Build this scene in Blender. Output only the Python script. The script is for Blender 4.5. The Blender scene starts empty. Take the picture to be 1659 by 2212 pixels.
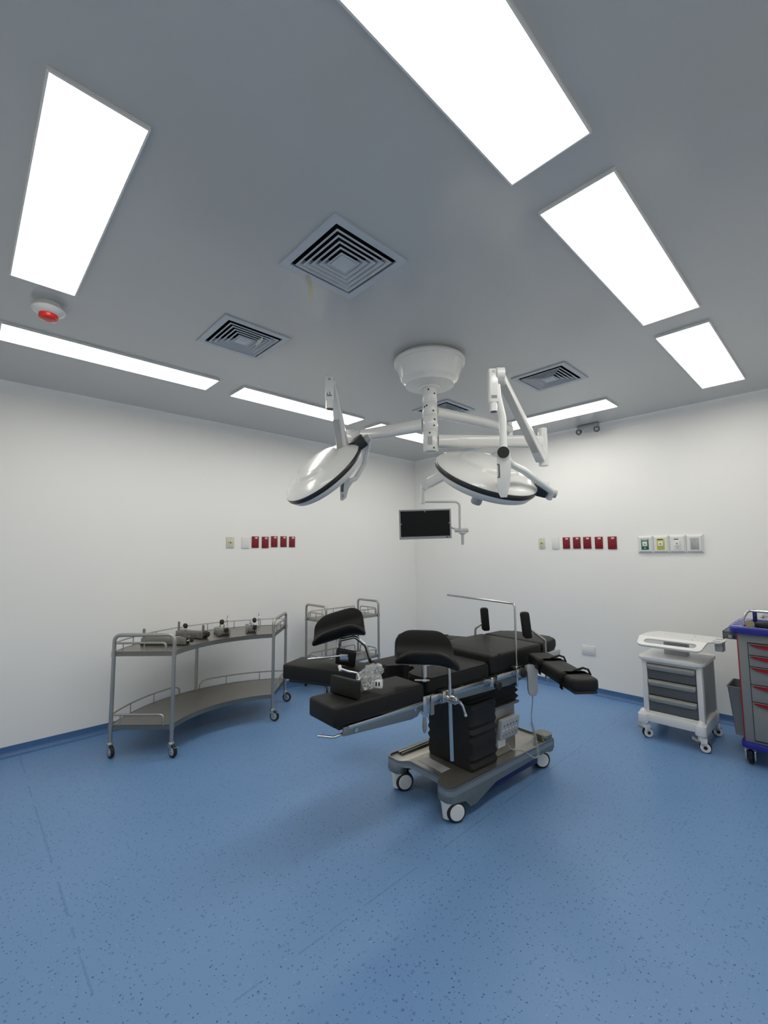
import bpy, bmesh, math, random
from mathutils import Vector as V, Matrix, noise
R = math.radians
PI = math.pi
random.seed(7)
scene = bpy.context.scene
COL = scene.collection

# ------------------------------------------------------------------ camera
CAM = V((4.20, -4.72, 1.43))
yaw, pitch, roll = R(46.32), R(5.116), R(-0.461)
fwd = V((-math.sin(yaw) * math.cos(pitch), math.cos(yaw) * math.cos(pitch), math.sin(pitch)))
rgt = V((math.cos(yaw), math.sin(yaw), 0))
up = rgt.cross(fwd)
r2 = rgt * math.cos(roll) + up * math.sin(roll)
u2 = up * math.cos(roll) - rgt * math.sin(roll)
cd = bpy.data.cameras.new('camera')
cam = bpy.data.objects.new('camera', cd)
COL.objects.link(cam)
cam.matrix_world = Matrix(((r2.x, u2.x, -fwd.x, CAM.x), (r2.y, u2.y, -fwd.y, CAM.y), (r2.z, u2.z, -fwd.z, CAM.z), (0, 0, 0, 1)))
cd.sensor_fit = 'HORIZONTAL'
cd.sensor_width = 36.0
cd.lens = 959.5 * 36.0 / 1659.0
cd.clip_start = 0.02
scene.camera = cam

# ------------------------------------------------------------------ world, exposure
w = bpy.data.worlds.new('world'); scene.world = w; w.use_nodes = True
w.node_tree.nodes['Background'].inputs[0].default_value = (0.02, 0.02, 0.02, 1)
w.node_tree.nodes['Background'].inputs[1].default_value = 1.0
vs = scene.view_settings
vs.view_transform = 'Standard'; vs.look = 'None'; vs.exposure = 0.98; vs.gamma = 1.0
vs.use_curve_mapping = False
LAMP_STRENGTH = 5.0

# ------------------------------------------------------------------ materials
def new_mat(name):
    m = bpy.data.materials.new(name); m.use_nodes = True
    return m, m.node_tree.nodes, m.node_tree.links, m.node_tree.nodes['Principled BSDF']

def mat(name, col, rough=0.5, metal=0.0, var=0.06, scale=30.0, bump=0.0, spec=0.5, trans=0.0, coat=0.0, stretch=None):
    m, n, l, b = new_mat(name)
    tc = n.new('ShaderNodeTexCoord'); ns = n.new('ShaderNodeTexNoise')
    ns.inputs['Scale'].default_value = scale; ns.inputs['Detail'].default_value = 4
    if stretch:
        mp = n.new('ShaderNodeMapping'); mp.inputs['Scale'].default_value = stretch
        l.new(tc.outputs['Object'], mp.inputs['Vector']); l.new(mp.outputs['Vector'], ns.inputs['Vector'])
    else:
        l.new(tc.outputs['Object'], ns.inputs['Vector'])
    mx = n.new('ShaderNodeMix'); mx.data_type = 'RGBA'
    mx.inputs[6].default_value = tuple(c * (1 - var) for c in col) + (1,)
    mx.inputs[7].default_value = tuple(min(1, c * (1 + var)) for c in col) + (1,)
    l.new(ns.outputs['Fac'], mx.inputs[0]); l.new(mx.outputs[2], b.inputs['Base Color'])
    b.inputs['Roughness'].default_value = rough; b.inputs['Metallic'].default_value = metal
    b.inputs['Specular IOR Level'].default_value = spec
    b.inputs['Transmission Weight'].default_value = trans
    b.inputs['Coat Weight'].default_value = coat
    if bump:
        bp = n.new('ShaderNodeBump'); bp.inputs['Strength'].default_value = bump; bp.inputs['Distance'].default_value = 0.002
        l.new(ns.outputs['Fac'], bp.inputs['Height']); l.new(bp.outputs['Normal'], b.inputs['Normal'])
    return m

def emis(name, col, s):
    m, n, l, b = new_mat(name)
    b.inputs['Base Color'].default_value = (0.8, 0.8, 0.8, 1)
    b.inputs['Emission Color'].default_value = (*col, 1); b.inputs['Emission Strength'].default_value = s
    return m

def floor_mat():
    m, n, l, b = new_mat('blue_speckled_vinyl')
    tc = n.new('ShaderNodeTexCoord')
    def mix(fac, a, bb):
        x = n.new('ShaderNodeMix'); x.data_type = 'RGBA'
        if isinstance(fac, float): x.inputs[0].default_value = fac
        else: l.new(fac, x.inputs[0])
        for k, c in ((6, a), (7, bb)):
            if isinstance(c, tuple): x.inputs[k].default_value = (*c, 1)
            else: l.new(c, x.inputs[k])
        return x.outputs[2]
    def math_(op, a, bb=0.0):
        x = n.new('ShaderNodeMath'); x.operation = op
        for k, c in ((0, a), (1, bb)):
            if isinstance(c, (int, float)): x.inputs[k].default_value = c
            else: l.new(c, x.inputs[k])
        return x.outputs[0]
    nz = n.new('ShaderNodeTexNoise'); nz.inputs['Scale'].default_value = 1.3; nz.inputs['Detail'].default_value = 3
    l.new(tc.outputs['Object'], nz.inputs['Vector'])
    base = mix(nz.outputs['Fac'], (0.138, 0.268, 0.498), (0.168, 0.308, 0.540))
    # distortion so chips are irregular
    nd = n.new('ShaderNodeTexNoise'); nd.inputs['Scale'].default_value = 90; nd.inputs['Detail'].default_value = 2
    l.new(tc.outputs['Object'], nd.inputs['Vector'])
    vm = n.new('ShaderNodeVectorMath'); vm.operation = 'MULTIPLY_ADD'
    l.new(nd.outputs['Color'], vm.inputs[0]); vm.inputs[1].default_value = (0.012, 0.012, 0.0); l.new(tc.outputs['Object'], vm.inputs[2])
    out = base
    for sc, size, keep, colr, amt in ((46, 0.105, 0.33, (0.016, 0.040, 0.085), 0.85), (80, 0.13, 0.19, (0.030, 0.070, 0.14), 0.6),
                                      (30, 0.16, 0.18, (0.075, 0.155, 0.30), 0.55), (33, 0.05, 0.06, (0.42, 0.52, 0.66), 0.8)):
        vo = n.new('ShaderNodeTexVoronoi'); vo.inputs['Scale'].default_value = sc
        vo.voronoi_dimensions = '2D'
        l.new(vm.outputs[0], vo.inputs['Vector'])
        near = math_('LESS_THAN', vo.outputs['Distance'], size)
        sp = n.new('ShaderNodeSeparateColor'); l.new(vo.outputs['Color'], sp.inputs[0])
        sel = math_('LESS_THAN', sp.outputs[0], keep)
        f = math_('MULTIPLY', math_('MULTIPLY', near, sel), amt)
        out = mix(f, out, colr)
    # welded seams between the sheets, worn away in places
    nz2 = n.new('ShaderNodeTexNoise'); nz2.inputs['Scale'].default_value = 5.0; nz2.inputs['Detail'].default_value = 3
    l.new(tc.outputs['Object'], nz2.inputs['Vector'])
    sx = n.new('ShaderNodeSeparateXYZ'); l.new(vm.outputs[0], sx.inputs[0])
    for sock, pos, ww in (('X', 2.735, 0.0035), ('Y', -4.325, 0.004)):
        d = math_('ABSOLUTE', math_('SUBTRACT', sx.outputs[sock], pos + 0.006))
        f = math_('MULTIPLY', math_('MULTIPLY', math_('LESS_THAN', d, ww), math_('GREATER_THAN', nz2.outputs['Fac'], 0.46)), 0.28)
        out = mix(f, out, (0.05, 0.11, 0.20))
    l.new(out, b.inputs['Base Color'])
    b.inputs['Roughness'].default_value = 0.36
    b.inputs['Specular IOR Level'].default_value = 0.4
    return m

M = {}
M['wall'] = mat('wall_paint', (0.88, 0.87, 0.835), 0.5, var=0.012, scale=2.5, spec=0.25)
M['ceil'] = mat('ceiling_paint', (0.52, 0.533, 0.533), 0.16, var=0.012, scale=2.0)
M['floor'] = floor_mat()
M['base'] = mat('blue_cove_vinyl', (0.065, 0.155, 0.33), 0.45, var=0.12, scale=14)
M['black'] = mat('black_vinyl_cushion', (0.0075, 0.0068, 0.0060), 0.55, var=0.2, scale=60, bump=0.05, spec=0.32)
M['rubber'] = mat('black_rubber', (0.012, 0.012, 0.012), 0.6)
M['bellows'] = mat('black_bellows_cloth', (0.006, 0.006, 0.006), 0.7)
M['steel'] = mat('brushed_steel', (0.44, 0.425, 0.385), 0.36, 0.88, var=0.10, scale=20, stretch=(1, 1, 12))
M['shelf'] = mat('steel_sheet', (0.36, 0.34, 0.31), 0.36, 1.0, var=0.08, scale=14, stretch=(1, 8, 1))
M['chrome'] = mat('bright_chrome', (0.58, 0.58, 0.56), 0.2, 1.0, var=0.02)
M['alu'] = mat('dull_aluminium', (0.30, 0.30, 0.275), 0.40, 0.9, var=0.08)
M['white'] = mat('white_enamel', (0.78, 0.78, 0.75), 0.22, var=0.015, coat=0.3)
M['wplas'] = mat('white_plastic', (0.76, 0.76, 0.74), 0.38, var=0.02)
M['lgrey'] = mat('light_grey_plastic', (0.42, 0.43, 0.43), 0.42, var=0.03)
M['mgrey'] = mat('mid_grey_plastic', (0.215, 0.225, 0.23), 0.45, var=0.04)
M['dgrey'] = mat('dark_grey_plastic', (0.105, 0.112, 0.118), 0.45, var=0.04)
M['band'] = mat('black_rim_band', (0.018, 0.019, 0.018), 0.3)
M['handle'] = mat('stone_grey_handle', (0.34, 0.34, 0.31), 0.5, var=0.22, scale=220)
M['blue'] = mat('cobalt_blue_plastic', (0.016, 0.019, 0.25), 0.35, var=0.05)
M['navy'] = mat('navy_cover', (0.008, 0.010, 0.115), 0.4)
M['red'] = mat('red_plastic', (0.30, 0.006, 0.008), 0.32, var=0.05)
M['rplate'] = mat('dark_red_plate', (0.20, 0.004, 0.010), 0.35, var=0.05)
M['rdome'] = mat('red_dome', (0.72, 0.02, 0.012), 0.25)
M['screen'] = mat('black_glass_screen', (0.002, 0.0025, 0.004), 0.08, spec=0.25)
M['cream'] = mat('cream_plate', (0.66, 0.64, 0.52), 0.4, var=0.03)
M['green'] = mat('green_label', (0.010, 0.16, 0.075), 0.4)
M['yellow'] = mat('yellow_label', (0.55, 0.54, 0.07), 0.4)
M['ygreen'] = mat('pale_yellow_label', (0.55, 0.56, 0.25), 0.4)
M['ink'] = mat('dark_ink', (0.02, 0.022, 0.022), 0.5)
M['pinkw'] = mat('pale_pink_lens', (0.85, 0.60, 0.58), 0.3)
M['vent'] = mat('vent_grey_enamel', (0.50, 0.545, 0.60), 0.40, var=0.03)
M['duct'] = mat('duct_and_gap_shade', (0.004, 0.004, 0.005), 0.8)
M['paper'] = mat('off_white_paper', (0.72, 0.72, 0.62), 0.7)
M['tan'] = mat('tan_card', (0.30, 0.25, 0.13), 0.7, var=0.12)
M['cord'] = mat('grey_cord', (0.36, 0.37, 0.38), 0.5)
M['lens'] = mat('spot_lens', (0.35, 0.36, 0.35), 0.2)
M['bag'] = mat('clear_plastic_film', (0.86, 0.87, 0.86), 0.12, trans=0.75, var=0.03, scale=60, bump=0.4)
M['light'] = emis('lit_panel', (1.0, 0.974, 0.918), LAMP_STRENGTH)

# ------------------------------------------------------------------ geometry helpers
def rotmat(zdir, xhint=(0, 0, 1)):
    z = V(zdir).normalized(); x = V(xhint); x = x - z * x.dot(z)
    if x.length < 1e-4:
        x = z.orthogonal()
    x.normalize(); y = z.cross(x)
    return Matrix(((x.x, y.x, z.x), (x.y, y.y, z.y), (x.z, y.z, z.z)))

def frame(loc, zdir=(0, 0, 1), xhint=(1, 0, 0)):
    return Matrix.Translation(V(loc)) @ rotmat(zdir, xhint).to_4x4()

def fillet(pts, r, n=5):
    pts = [V(p) for p in pts]; out = [pts[0]]
    for i in range(1, len(pts) - 1):
        a, b, c = pts[i - 1], pts[i], pts[i + 1]
        d1, d2 = (a - b), (c - b); l1, l2 = d1.length, d2.length
        d1.normalize(); d2.normalize()
        ang = d1.angle(d2, PI)
        if ang > PI - 0.02:
            out.append(b); continue
        rr = r if not isinstance(r, (list, tuple)) else r[i - 1]
        t = min(rr / math.tan(ang / 2), l1 * 0.48, l2 * 0.48)
        p0, p2 = b + d1 * t, b + d2 * t
        for k in range(n + 1):
            s = k / n
            out.append(p0 * (1 - s) ** 2 + b * 2 * s * (1 - s) + p2 * s * s)
    out.append(pts[-1]); return out

def arc3(p, q, r, n):
    """points of the circle through 2D points p, q, r, from p to r"""
    (ax, ay), (bx, by), (cx, cy) = p, q, r
    d = 2 * (ax * (by - cy) + bx * (cy - ay) + cx * (ay - by))
    ux = ((ax * ax + ay * ay) * (by - cy) + (bx * bx + by * by) * (cy - ay) + (cx * cx + cy * cy) * (ay - by)) / d
    uy = ((ax * ax + ay * ay) * (cx - bx) + (bx * bx + by * by) * (ax - cx) + (cx * cx + cy * cy) * (bx - ax)) / d
    rad = math.hypot(ax - ux, ay - uy)
    a0, a1, a2 = (math.atan2(y - uy, x - ux) for x, y in (p, q, r))
    def unwrap(a, ref):
        while a - ref > PI: a -= 2 * PI
        while a - ref < -PI: a += 2 * PI
        return a
    a1 = unwrap(a1, a0); a2 = unwrap(a2, a1)
    return [(ux + rad * math.cos(a0 + (a2 - a0) * k / n), uy + rad * math.sin(a0 + (a2 - a0) * k / n)) for k in range(n + 1)]

def rrect(x0, x1, y0, y1, r, n=4):
    out = []
    for cx, cy, a in ((x1 - r, y1 - r, 0), (x0 + r, y1 - r, 90), (x0 + r, y0 + r, 180), (x1 - r, y0 + r, 270)):
        for k in range(n + 1):
            t = R(a + 90 * k / n); out.append((cx + r * math.cos(t), cy + r * math.sin(t)))
    return out

class G:
    def __init__(self, off=(0, 0, 0)):
        self.bm = bmesh.new(); self.off = V(off)
    def _fin(self, vs, m):
        if m is not None: bmesh.ops.transform(self.bm, matrix=m, verts=vs)
    def box(self, x0, x1, y0, y1, z0, z1, bev=0.0, m=None, seg=2):
        t = bmesh.new()
        bmesh.ops.create_cube(t, size=1.0)
        for v in t.verts:
            v.co = V(((x0 + x1) / 2 + v.co.x * (x1 - x0), (y0 + y1) / 2 + v.co.y * (y1 - y0), (z0 + z1) / 2 + v.co.z * (z1 - z0)))
        if bev > 0: bmesh.ops.bevel(t, geom=t.edges[:], offset=bev, segments=seg, affect='EDGES', profile=0.5)
        return self._merge(t, m)
    def _merge(self, t, m=None):
        if m is not None: bmesh.ops.transform(t, matrix=m, verts=t.verts[:])
        bmesh.ops.recalc_face_normals(t, faces=t.faces[:])
        me = bpy.data.meshes.new('tmp'); t.to_mesh(me); t.free()
        self.bm.from_mesh(me); bpy.data.meshes.remove(me)
        return self
    def tube(self, pts, r, n=10, cap=True, m=None, radii=None):
        pts = [V(p) for p in pts]; t = bmesh.new(); rings = []
        tang = []
        for i in range(len(pts)):
            a = pts[max(0, i - 1)]; b = pts[min(len(pts) - 1, i + 1)]
            tang.append((b - a).normalized())
        nrm = tang[0].orthogonal().normalized()
        for i, p in enumerate(pts):
            if i: 
                nrm = nrm - tang[i] * nrm.dot(tang[i])
                nrm = nrm.normalized() if nrm.length > 1e-6 else tang[i].orthogonal().normalized()
            bi = tang[i].cross(nrm); rr = radii[i] if radii else r
            rings.append([t.verts.new(p + (nrm * math.cos(2 * PI * k / n) + bi * math.sin(2 * PI * k / n)) * rr) for k in range(n)])
        for a, b in zip(rings, rings[1:]):
            for k in range(n): t.faces.new((a[k], a[(k + 1) % n], b[(k + 1) % n], b[k]))
        if cap: t.faces.new(rings[0][::-1]); t.faces.new(rings[-1])
        return self._merge(t, m)
    def cyl(self, a, b, r, n=16, r2=None):
        a, b = V(a), V(b)
        return self.tube([a, b], r, n, radii=[r, r if r2 is None else r2])
    def lathe(self, prof, n=32, m=None):
        t = bmesh.new(); rings = []
        for r, z in prof:
            if r < 1e-6: rings.append([t.verts.new((0, 0, z))])
            else: rings.append([t.verts.new((r * math.cos(2 * PI * k / n), r * math.sin(2 * PI * k / n), z)) for k in range(n)])
        for a, b in zip(rings, rings[1:]):
            for k in range(n):
                k2 = (k + 1) % n
                if len(a) == 1 and len(b) == 1: continue
                if len(a) == 1: t.faces.new((a[0], b[k2], b[k]))
                elif len(b) == 1: t.faces.new((a[k], a[k2], b[0]))
                else: t.faces.new((a[k], a[k2], b[k2], b[k]))
        return self._merge(t, m)
    def prism(self, pts, z0, z1, bev=0.0, m=None, seg=2):
        t = bmesh.new()
        lo = [t.verts.new((x, y, z0)) for x, y in pts]; hi = [t.verts.new((x, y, z1)) for x, y in pts]
        f0 = t.faces.new(lo[::-1]); f1 = t.faces.new(hi); k = len(pts)
        for i in range(k): t.faces.new((lo[i], lo[(i + 1) % k], hi[(i + 1) % k], hi[i]))
        if bev > 0:
            ed = list({e for f in (f0, f1) for e in f.edges})
            bmesh.ops.bevel(t, geom=ed, offset=bev, segments=seg, affect='EDGES', profile=0.5)
        return self._merge(t, m)
    def plate(self, outer, holes, z0, z1, m=None):
        t = bmesh.new(); ed = []
        for loop in [outer] + holes:
            vv = [t.verts.new((x, y, z0)) for x, y in loop]
            ed += [t.edges.new((vv[i], vv[(i + 1) % len(vv)])) for i in range(len(vv))]
        bmesh.ops.triangle_fill(t, use_beauty=True, edges=ed)
        r = bmesh.ops.extrude_face_region(t, geom=t.faces[:])
        bmesh.ops.translate(t, vec=(0, 0, z1 - z0), verts=[e for e in r['geom'] if isinstance(e, bmesh.types.BMVert)])
        return self._merge(t, m)
    def sweep(self, prof, a, b, side):
        """profile (out, z) swept straight from a to b, 'side' is the outward direction"""
        a, b, side = V(a), V(b), V(side)
        t = bmesh.new()
        p0 = [t.verts.new(a + side * o + V((0, 0, z))) for o, z in prof]
        p1 = [t.verts.new(b + side * o + V((0, 0, z))) for o, z in prof]
        k = len(prof)
        for i in range(k): t.faces.new((p0[i], p0[(i + 1) % k], p1[(i + 1) % k], p1[i]))
        t.faces.new(p0[::-1]); t.faces.new(p1)
        return self._merge(t)
    def quad(self, pts):
        t = bmesh.new(); t.faces.new([t.verts.new(V(p)) for p in pts]); return self._merge(t)

def obj(name, g, m, parent=None, angle=38, flip=False):
    bm = g.bm
    if g.off.length: bmesh.ops.translate(bm, vec=-g.off, verts=bm.verts[:])
    if flip: bmesh.ops.reverse_faces(bm, faces=bm.faces[:])
    me = bpy.data.meshes.new(name); bm.to_mesh(me); bm.free()
    for p in me.polygons: p.use_smooth = True
    me.set_sharp_from_angle(angle=R(angle))
    me.materials.append(M[m] if isinstance(m, str) else m)
    o = bpy.data.objects.new(name, me); COL.objects.link(o)
    if parent is not None: o.parent = parent
    return o

def tag(o, label, cat, group=None):
    o['label'] = label; o['category'] = cat
    if group: o['group'] = group
    return o

def thing(name, label, cat, loc=(0, 0, 0), rz=0.0, group=None):
    o = bpy.data.objects.new(name, None); COL.objects.link(o)
    o.empty_display_size = 0.1
    o.location = loc; o.rotation_euler = (0, 0, rz)
    return tag(o, label, cat, group)

def struct(o):
    o['kind'] = 'structure'; return o

def dup(root, label, loc=None, rz=None):
    def cp(o, par):
        c = o.copy(); COL.objects.link(c); c.parent = par
        for ch in list(o.children): cp(ch, c)
        return c
    c = cp(root, None); c['label'] = label
    if loc is not None: c.location = loc
    if rz is not None: c.rotation_euler = (0, 0, rz)
    return c

# ------------------------------------------------------------------ room shell
XL, XR, YB, YF, H = -0.05, 4.57, -0.06, -5.32, 2.70
LW, LE = 0.27, 1.22
lamps = []   # (x0, x1, y0, y1)
for y0, y1 in ((-4.625, -3.405), (-3.215, -1.996), (-1.78, -0.56)):
    lamps.append((0.835, 1.092, y0, y1)); lamps.append((3.476, 3.747, y0, y1))
lamps.append((1.665, 2.845, -4.625, -4.375)); lamps.append((1.715, 2.872, -0.872, -0.584))
VENTS = [(2.752, -3.571), (1.787, -3.562), (2.751, -1.636), (1.749, -1.628)]
VO = 0.2       # half size of a vent flange
VI = 0.166     # half size of its opening

g = G(); g.quad([(XL, YF, 0), (XR, YF, 0), (XR, YB, 0), (XL, YB, 0)])
struct(obj('floor', g, 'floor'))
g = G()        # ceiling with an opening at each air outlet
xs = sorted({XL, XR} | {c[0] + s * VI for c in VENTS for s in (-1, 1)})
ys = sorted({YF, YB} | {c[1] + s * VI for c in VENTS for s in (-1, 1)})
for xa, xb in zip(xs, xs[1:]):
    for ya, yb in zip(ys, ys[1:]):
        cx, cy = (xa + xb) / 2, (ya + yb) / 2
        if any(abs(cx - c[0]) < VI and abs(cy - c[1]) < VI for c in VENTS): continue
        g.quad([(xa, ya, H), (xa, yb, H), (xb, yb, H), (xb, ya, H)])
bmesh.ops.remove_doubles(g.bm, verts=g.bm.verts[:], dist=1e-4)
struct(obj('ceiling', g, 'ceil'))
g = G(); g.quad([(XL, YF, 0), (XL, YB, 0), (XL, YB, H), (XL, YF, H)]); struct(obj('wall_left', g, 'wall'))
g = G(); g.quad([(XL, YB, 0), (XR, YB, 0), (XR, YB, H), (XL, YB, H)]); struct(obj('wall_back', g, 'wall'))
g = G(); g.quad([(XR, YB, 0), (XR, YF, 0), (XR, YF, H), (XR, YB, H)]); struct(obj('wall_right', g, 'wall'))
g = G(); g.quad([(XR, YF, 0), (XL, YF, 0), (XL, YF, H), (XR, YF, H)]); struct(obj('wall_front', g, 'wall'))
# coved skirting and coved ceiling joint
sk = [(0, 0)] + [(0.036, 0.0005)] + [(0.034 - 0.030 * math.sin(R(a)), 0.034 - 0.0325 * math.cos(R(a))) for a in (8, 25, 42, 60, 78, 90)] + [(0.004, 0.068), (0, 0.069)]
rc = 0.075
cv = [(0, 0)] + [(0, -rc)] + [(rc - rc * math.cos(R(a)), -rc + rc * math.sin(R(a))) for a in (15, 30, 45, 60, 75)] + [(rc, 0)]
sides = {'left': ((XL, YF, 0), (XL, YB, 0), (1, 0, 0)), 'back': ((XL, YB, 0), (XR, YB, 0), (0, -1, 0)),
         'right': ((XR, YB, 0), (XR, YF, 0), (-1, 0, 0)), 'front': ((XR, YF, 0), (XL, YF, 0), (0, 1, 0))}
for i, (k, (a, b, s)) in enumerate(sides.items()):
    g = G(); g.sweep(sk, a, b, s); struct(obj('baseboard_' + k, g, 'base', angle=25))
    g = G(); g.sweep([(o, z + H) for o, z in cv], a, b, s); struct(obj('trim_%d' % (i + 1), g, 'wall', angle=25))

# ------------------------------------------------------------------ ceiling light panels
LNAME = ['long ceiling light panel at the left edge, nearest one along the left wall',
         'huge ceiling light panel cut by the top of the photo',
         'long ceiling light panel in the middle of the left row, behind the left lamp arm',
         'ceiling light panel in the middle of the right row, right of the square vent',
         'far left ceiling light panel half hidden by the grey lamp arm',
         'ceiling light panel at the far right end of the right row',
         'tall ceiling light panel at the upper left above the red smoke detector',
         'ceiling light panel near the back wall, behind the right surgical lamp']
for (x0, x1, y0, y1), lb in zip(lamps, LNAME):
    cx, cy = (x0 + x1) / 2, (y0 + y1) / 2; hx, hy = (x1 - x0) / 2, (y1 - y0) / 2
    t = thing('ceiling_light', lb, 'ceiling light', (cx, cy, H), 0, 'flat white ceiling light panels')
    g = G(); f = 0.006
    g.plate([(-hx, -hy), (hx, -hy), (hx, hy), (-hx, hy)], [[(-hx + f, -hy + f), (hx - f, -hy + f), (hx - f, hy - f), (-hx + f, hy - f)]], -0.014, -0.0005)
    obj('frame', g, 'wplas', t)
    g = G(); g.box(-hx + f, hx - f, -hy + f, hy - f, -0.011, -0.002); obj('diffuser_panel', g, 'light', t)

# ------------------------------------------------------------------ air outlets
VL = ['largest square air vent in the centre of the ceiling with a paper strip',
      'square air vent left of the surgical lamps, with a white twist in its slats',
      'square air vent right of the right surgical lamp arm',
      'small far square air vent half hidden behind the white lamp column']
vent = thing('air_vent', VL[0], 'air vent', (VENTS[0][0], VENTS[0][1], H), 0, 'square louvred ceiling vents')
g = G(); sq = lambda h: [(-h, -h), (h, -h), (h, h), (-h, h)]
g.plate(sq(VO), [sq(VI)], -0.008, -0.0005); obj('flange', g, 'vent', vent, angle=20)
g = G()      # duct: four sides and a lid
d = VI - 0.0005
for a, b in ((0, 1), (1, 2), (2, 3), (3, 0)):
    c = sq(d); g.quad([(*c[a], 0.0), (*c[b], 0.0), (*c[b], 0.12), (*c[a], 0.12)])
g.quad([(*p, 0.12) for p in sq(d)]); obj('duct_box', g, 'duct', vent)
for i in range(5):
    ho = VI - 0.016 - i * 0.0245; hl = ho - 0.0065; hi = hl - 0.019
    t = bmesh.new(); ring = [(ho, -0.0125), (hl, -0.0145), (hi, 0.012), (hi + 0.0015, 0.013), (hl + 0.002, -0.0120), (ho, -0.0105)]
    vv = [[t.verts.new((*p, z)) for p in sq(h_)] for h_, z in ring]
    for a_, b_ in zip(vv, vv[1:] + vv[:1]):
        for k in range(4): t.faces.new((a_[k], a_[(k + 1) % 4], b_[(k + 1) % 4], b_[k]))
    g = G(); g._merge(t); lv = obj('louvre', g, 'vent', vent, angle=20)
    lv.data.materials.append(M['duct'])       # shade between the louvres, put into the colour of the upper faces
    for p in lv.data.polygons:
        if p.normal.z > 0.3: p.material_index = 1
g = G(); g.prism(sq(0.042), -0.0150, -0.009, 0.001); obj('centre_plate', g, 'vent', vent)
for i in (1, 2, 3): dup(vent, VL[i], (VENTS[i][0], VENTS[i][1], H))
# strips of paper tied to the vents
g = G(); pts = []
for k in range(9):
    s = k / 8; pts.append((2.597 - 0.012 * s + 0.004 * math.sin(4 * s), -3.652 + 0.03 * s, 2.672 - 0.10 * s))
t = bmesh.new(); rows = []
for i, p in enumerate(pts):
    wd = 0.011; rows.append([t.verts.new(V(p) + V((s * wd * 0.72, s * wd * 0.69, 0)) + V((0, 0, dz))) for s, dz in ((-1, 0), (1, 0))] )
for a, b in zip(rows, rows[1:]): t.faces.new((a[0], a[1], b[1], b[0]))
bmesh.ops.solidify(t, geom=t.faces[:], thickness=0.0008)
g._merge(t); tag(obj('paper_strip', g, 'paper'), 'narrow pale paper strip hanging from the central ceiling vent', 'paper strip')
g = G(); pts = [(1.905, -3.505, 2.680), (1.885, -3.500, 2.676), (1.875, -3.512, 2.676), (1.862, -3.492, 2.677), (1.840, -3.500, 2.675), (1.815, -3.492, 2.676)]
g.tube(fillet(pts, 0.02), 0.007, 8, radii=None); tag(obj('paper_twist', g, 'paper'), 'crumpled white paper twist stuck in the slats of the left vent', 'paper')

# ------------------------------------------------------------------ smoke detector, emergency light
t = thing('smoke_detector', 'round white ceiling detector with a bright red underside', 'smoke detector', (1.464, -4.457, H))
g = G(); g.lathe([(0, -0.0005), (0.052, -0.0005), (0.046, -0.03), (0, -0.03)]); obj('base', g, 'wplas', t)
g = G(); g.lathe([(0, -0.028), (0.07, -0.028), (0.072, -0.034), (0.066, -0.042), (0.045, -0.056), (0.0, -0.057)]); obj('dish', g, 'wplas', t)
g = G(); g.lathe([(0, -0.055), (0.040, -0.056), (0.041, -0.068), (0.037, -0.077), (0.028, -0.081), (0.0, -0.082)]); obj('red_sounder', g, 'rdome', t)
t = thing('emergency_light', 'small twin spot emergency light at the top of the back wall', 'emergency light', (2.445, -0.17, H))
g = G(); g.box(-0.105, 0.105, -0.03, 0.03, -0.052, -0.0005, 0.012, seg=3); obj('housing', g, 'lgrey', t)
for s in (-1, 1):
    dr = V((0.25 * s, -0.85, -0.45))
    mm = frame((s * 0.085, -0.012, -0.062), dr)
    g = G(); g.lathe([(0, -0.03), (0.012, -0.028), (0.026, 0.0), (0.03, 0.02), (0.022, 0.02), (0.02, 0.012), (0, 0.012)], 24, mm)
    o = obj('spot_head', g, 'dgrey', t)
    g = G(); g.lathe([(0, 0.013), (0.02, 0.013), (0.017, 0.018), (0, 0.02)], 24, mm); obj('lens', g, 'lens', o)

# ------------------------------------------------------------------ wall plates
kl, kb = (4.20 - XL) / 4.20, (YB + 4.72) / 4.72
def wl(y, z): return (XL, -4.72 + (y + 4.72) * kl, 1.43 + (z - 1.43) * kl)
def wb(x, z): return (4.20 + (x - 4.20) * kb, YB, 1.43 + (z - 1.43) * kb)
def plate_at(name, loc, rz, wd, ht, m, label, cat, kind):
    """plate in local frame: x across, -y out of the wall"""
    t = thing(name, label, cat, loc, rz, 'plates on the ' + ('left' if rz else 'back') + ' wall')
    g = G(); g.box(-wd / 2, wd / 2, -0.009, -0.0002, -ht / 2, ht / 2, 0.003); obj('cover', g, m, t)
    if kind == 'red':
        g = G(); g.box(-0.006, 0.022, -0.0115, -0.0085, ht * 0.30, ht * 0.30 + 0.016, 0.001); obj('indicator_lens', g, 'pinkw', t)
    if kind == 'cream':
        g = G(); g.box(-wd * .3, wd * .3, -0.011, -0.0085, -ht * .33, ht * .33, 0.0015); b = obj('insert', g, 'cream', t)
        g = G(); g.box(-wd * .33, wd * .33, -0.012, -0.0105, -0.012, 0.010, 0.0008); obj('label_band', g, 'ygreen', t)
        g = G(); g.box(-0.006, 0.006, -0.0135, -0.0115, -0.006, 0.006, 0.001); obj('jack', g, 'ink', t)
        for zz in (-0.042, 0.042):
            g = G(); g.cyl((0, -0.0095, zz), (0, -0.0118, zz), 0.0028, 10); obj('screw', g, 'ink', t)
    return t
hb = 0.115
L_ = [('cream', -2.80, 1.532, .080, .108), ('white', -2.642, 1.531, .080, .114), ('red', -2.534, 1.539, .078, .118), ('red', -2.422, 1.537, .078, .118),
      ('red', -2.317, 1.546, .076, .116), ('red', -2.206, 1.547, .076, .116), ('red', -2.100, 1.5455, .074, .116)]
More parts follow.
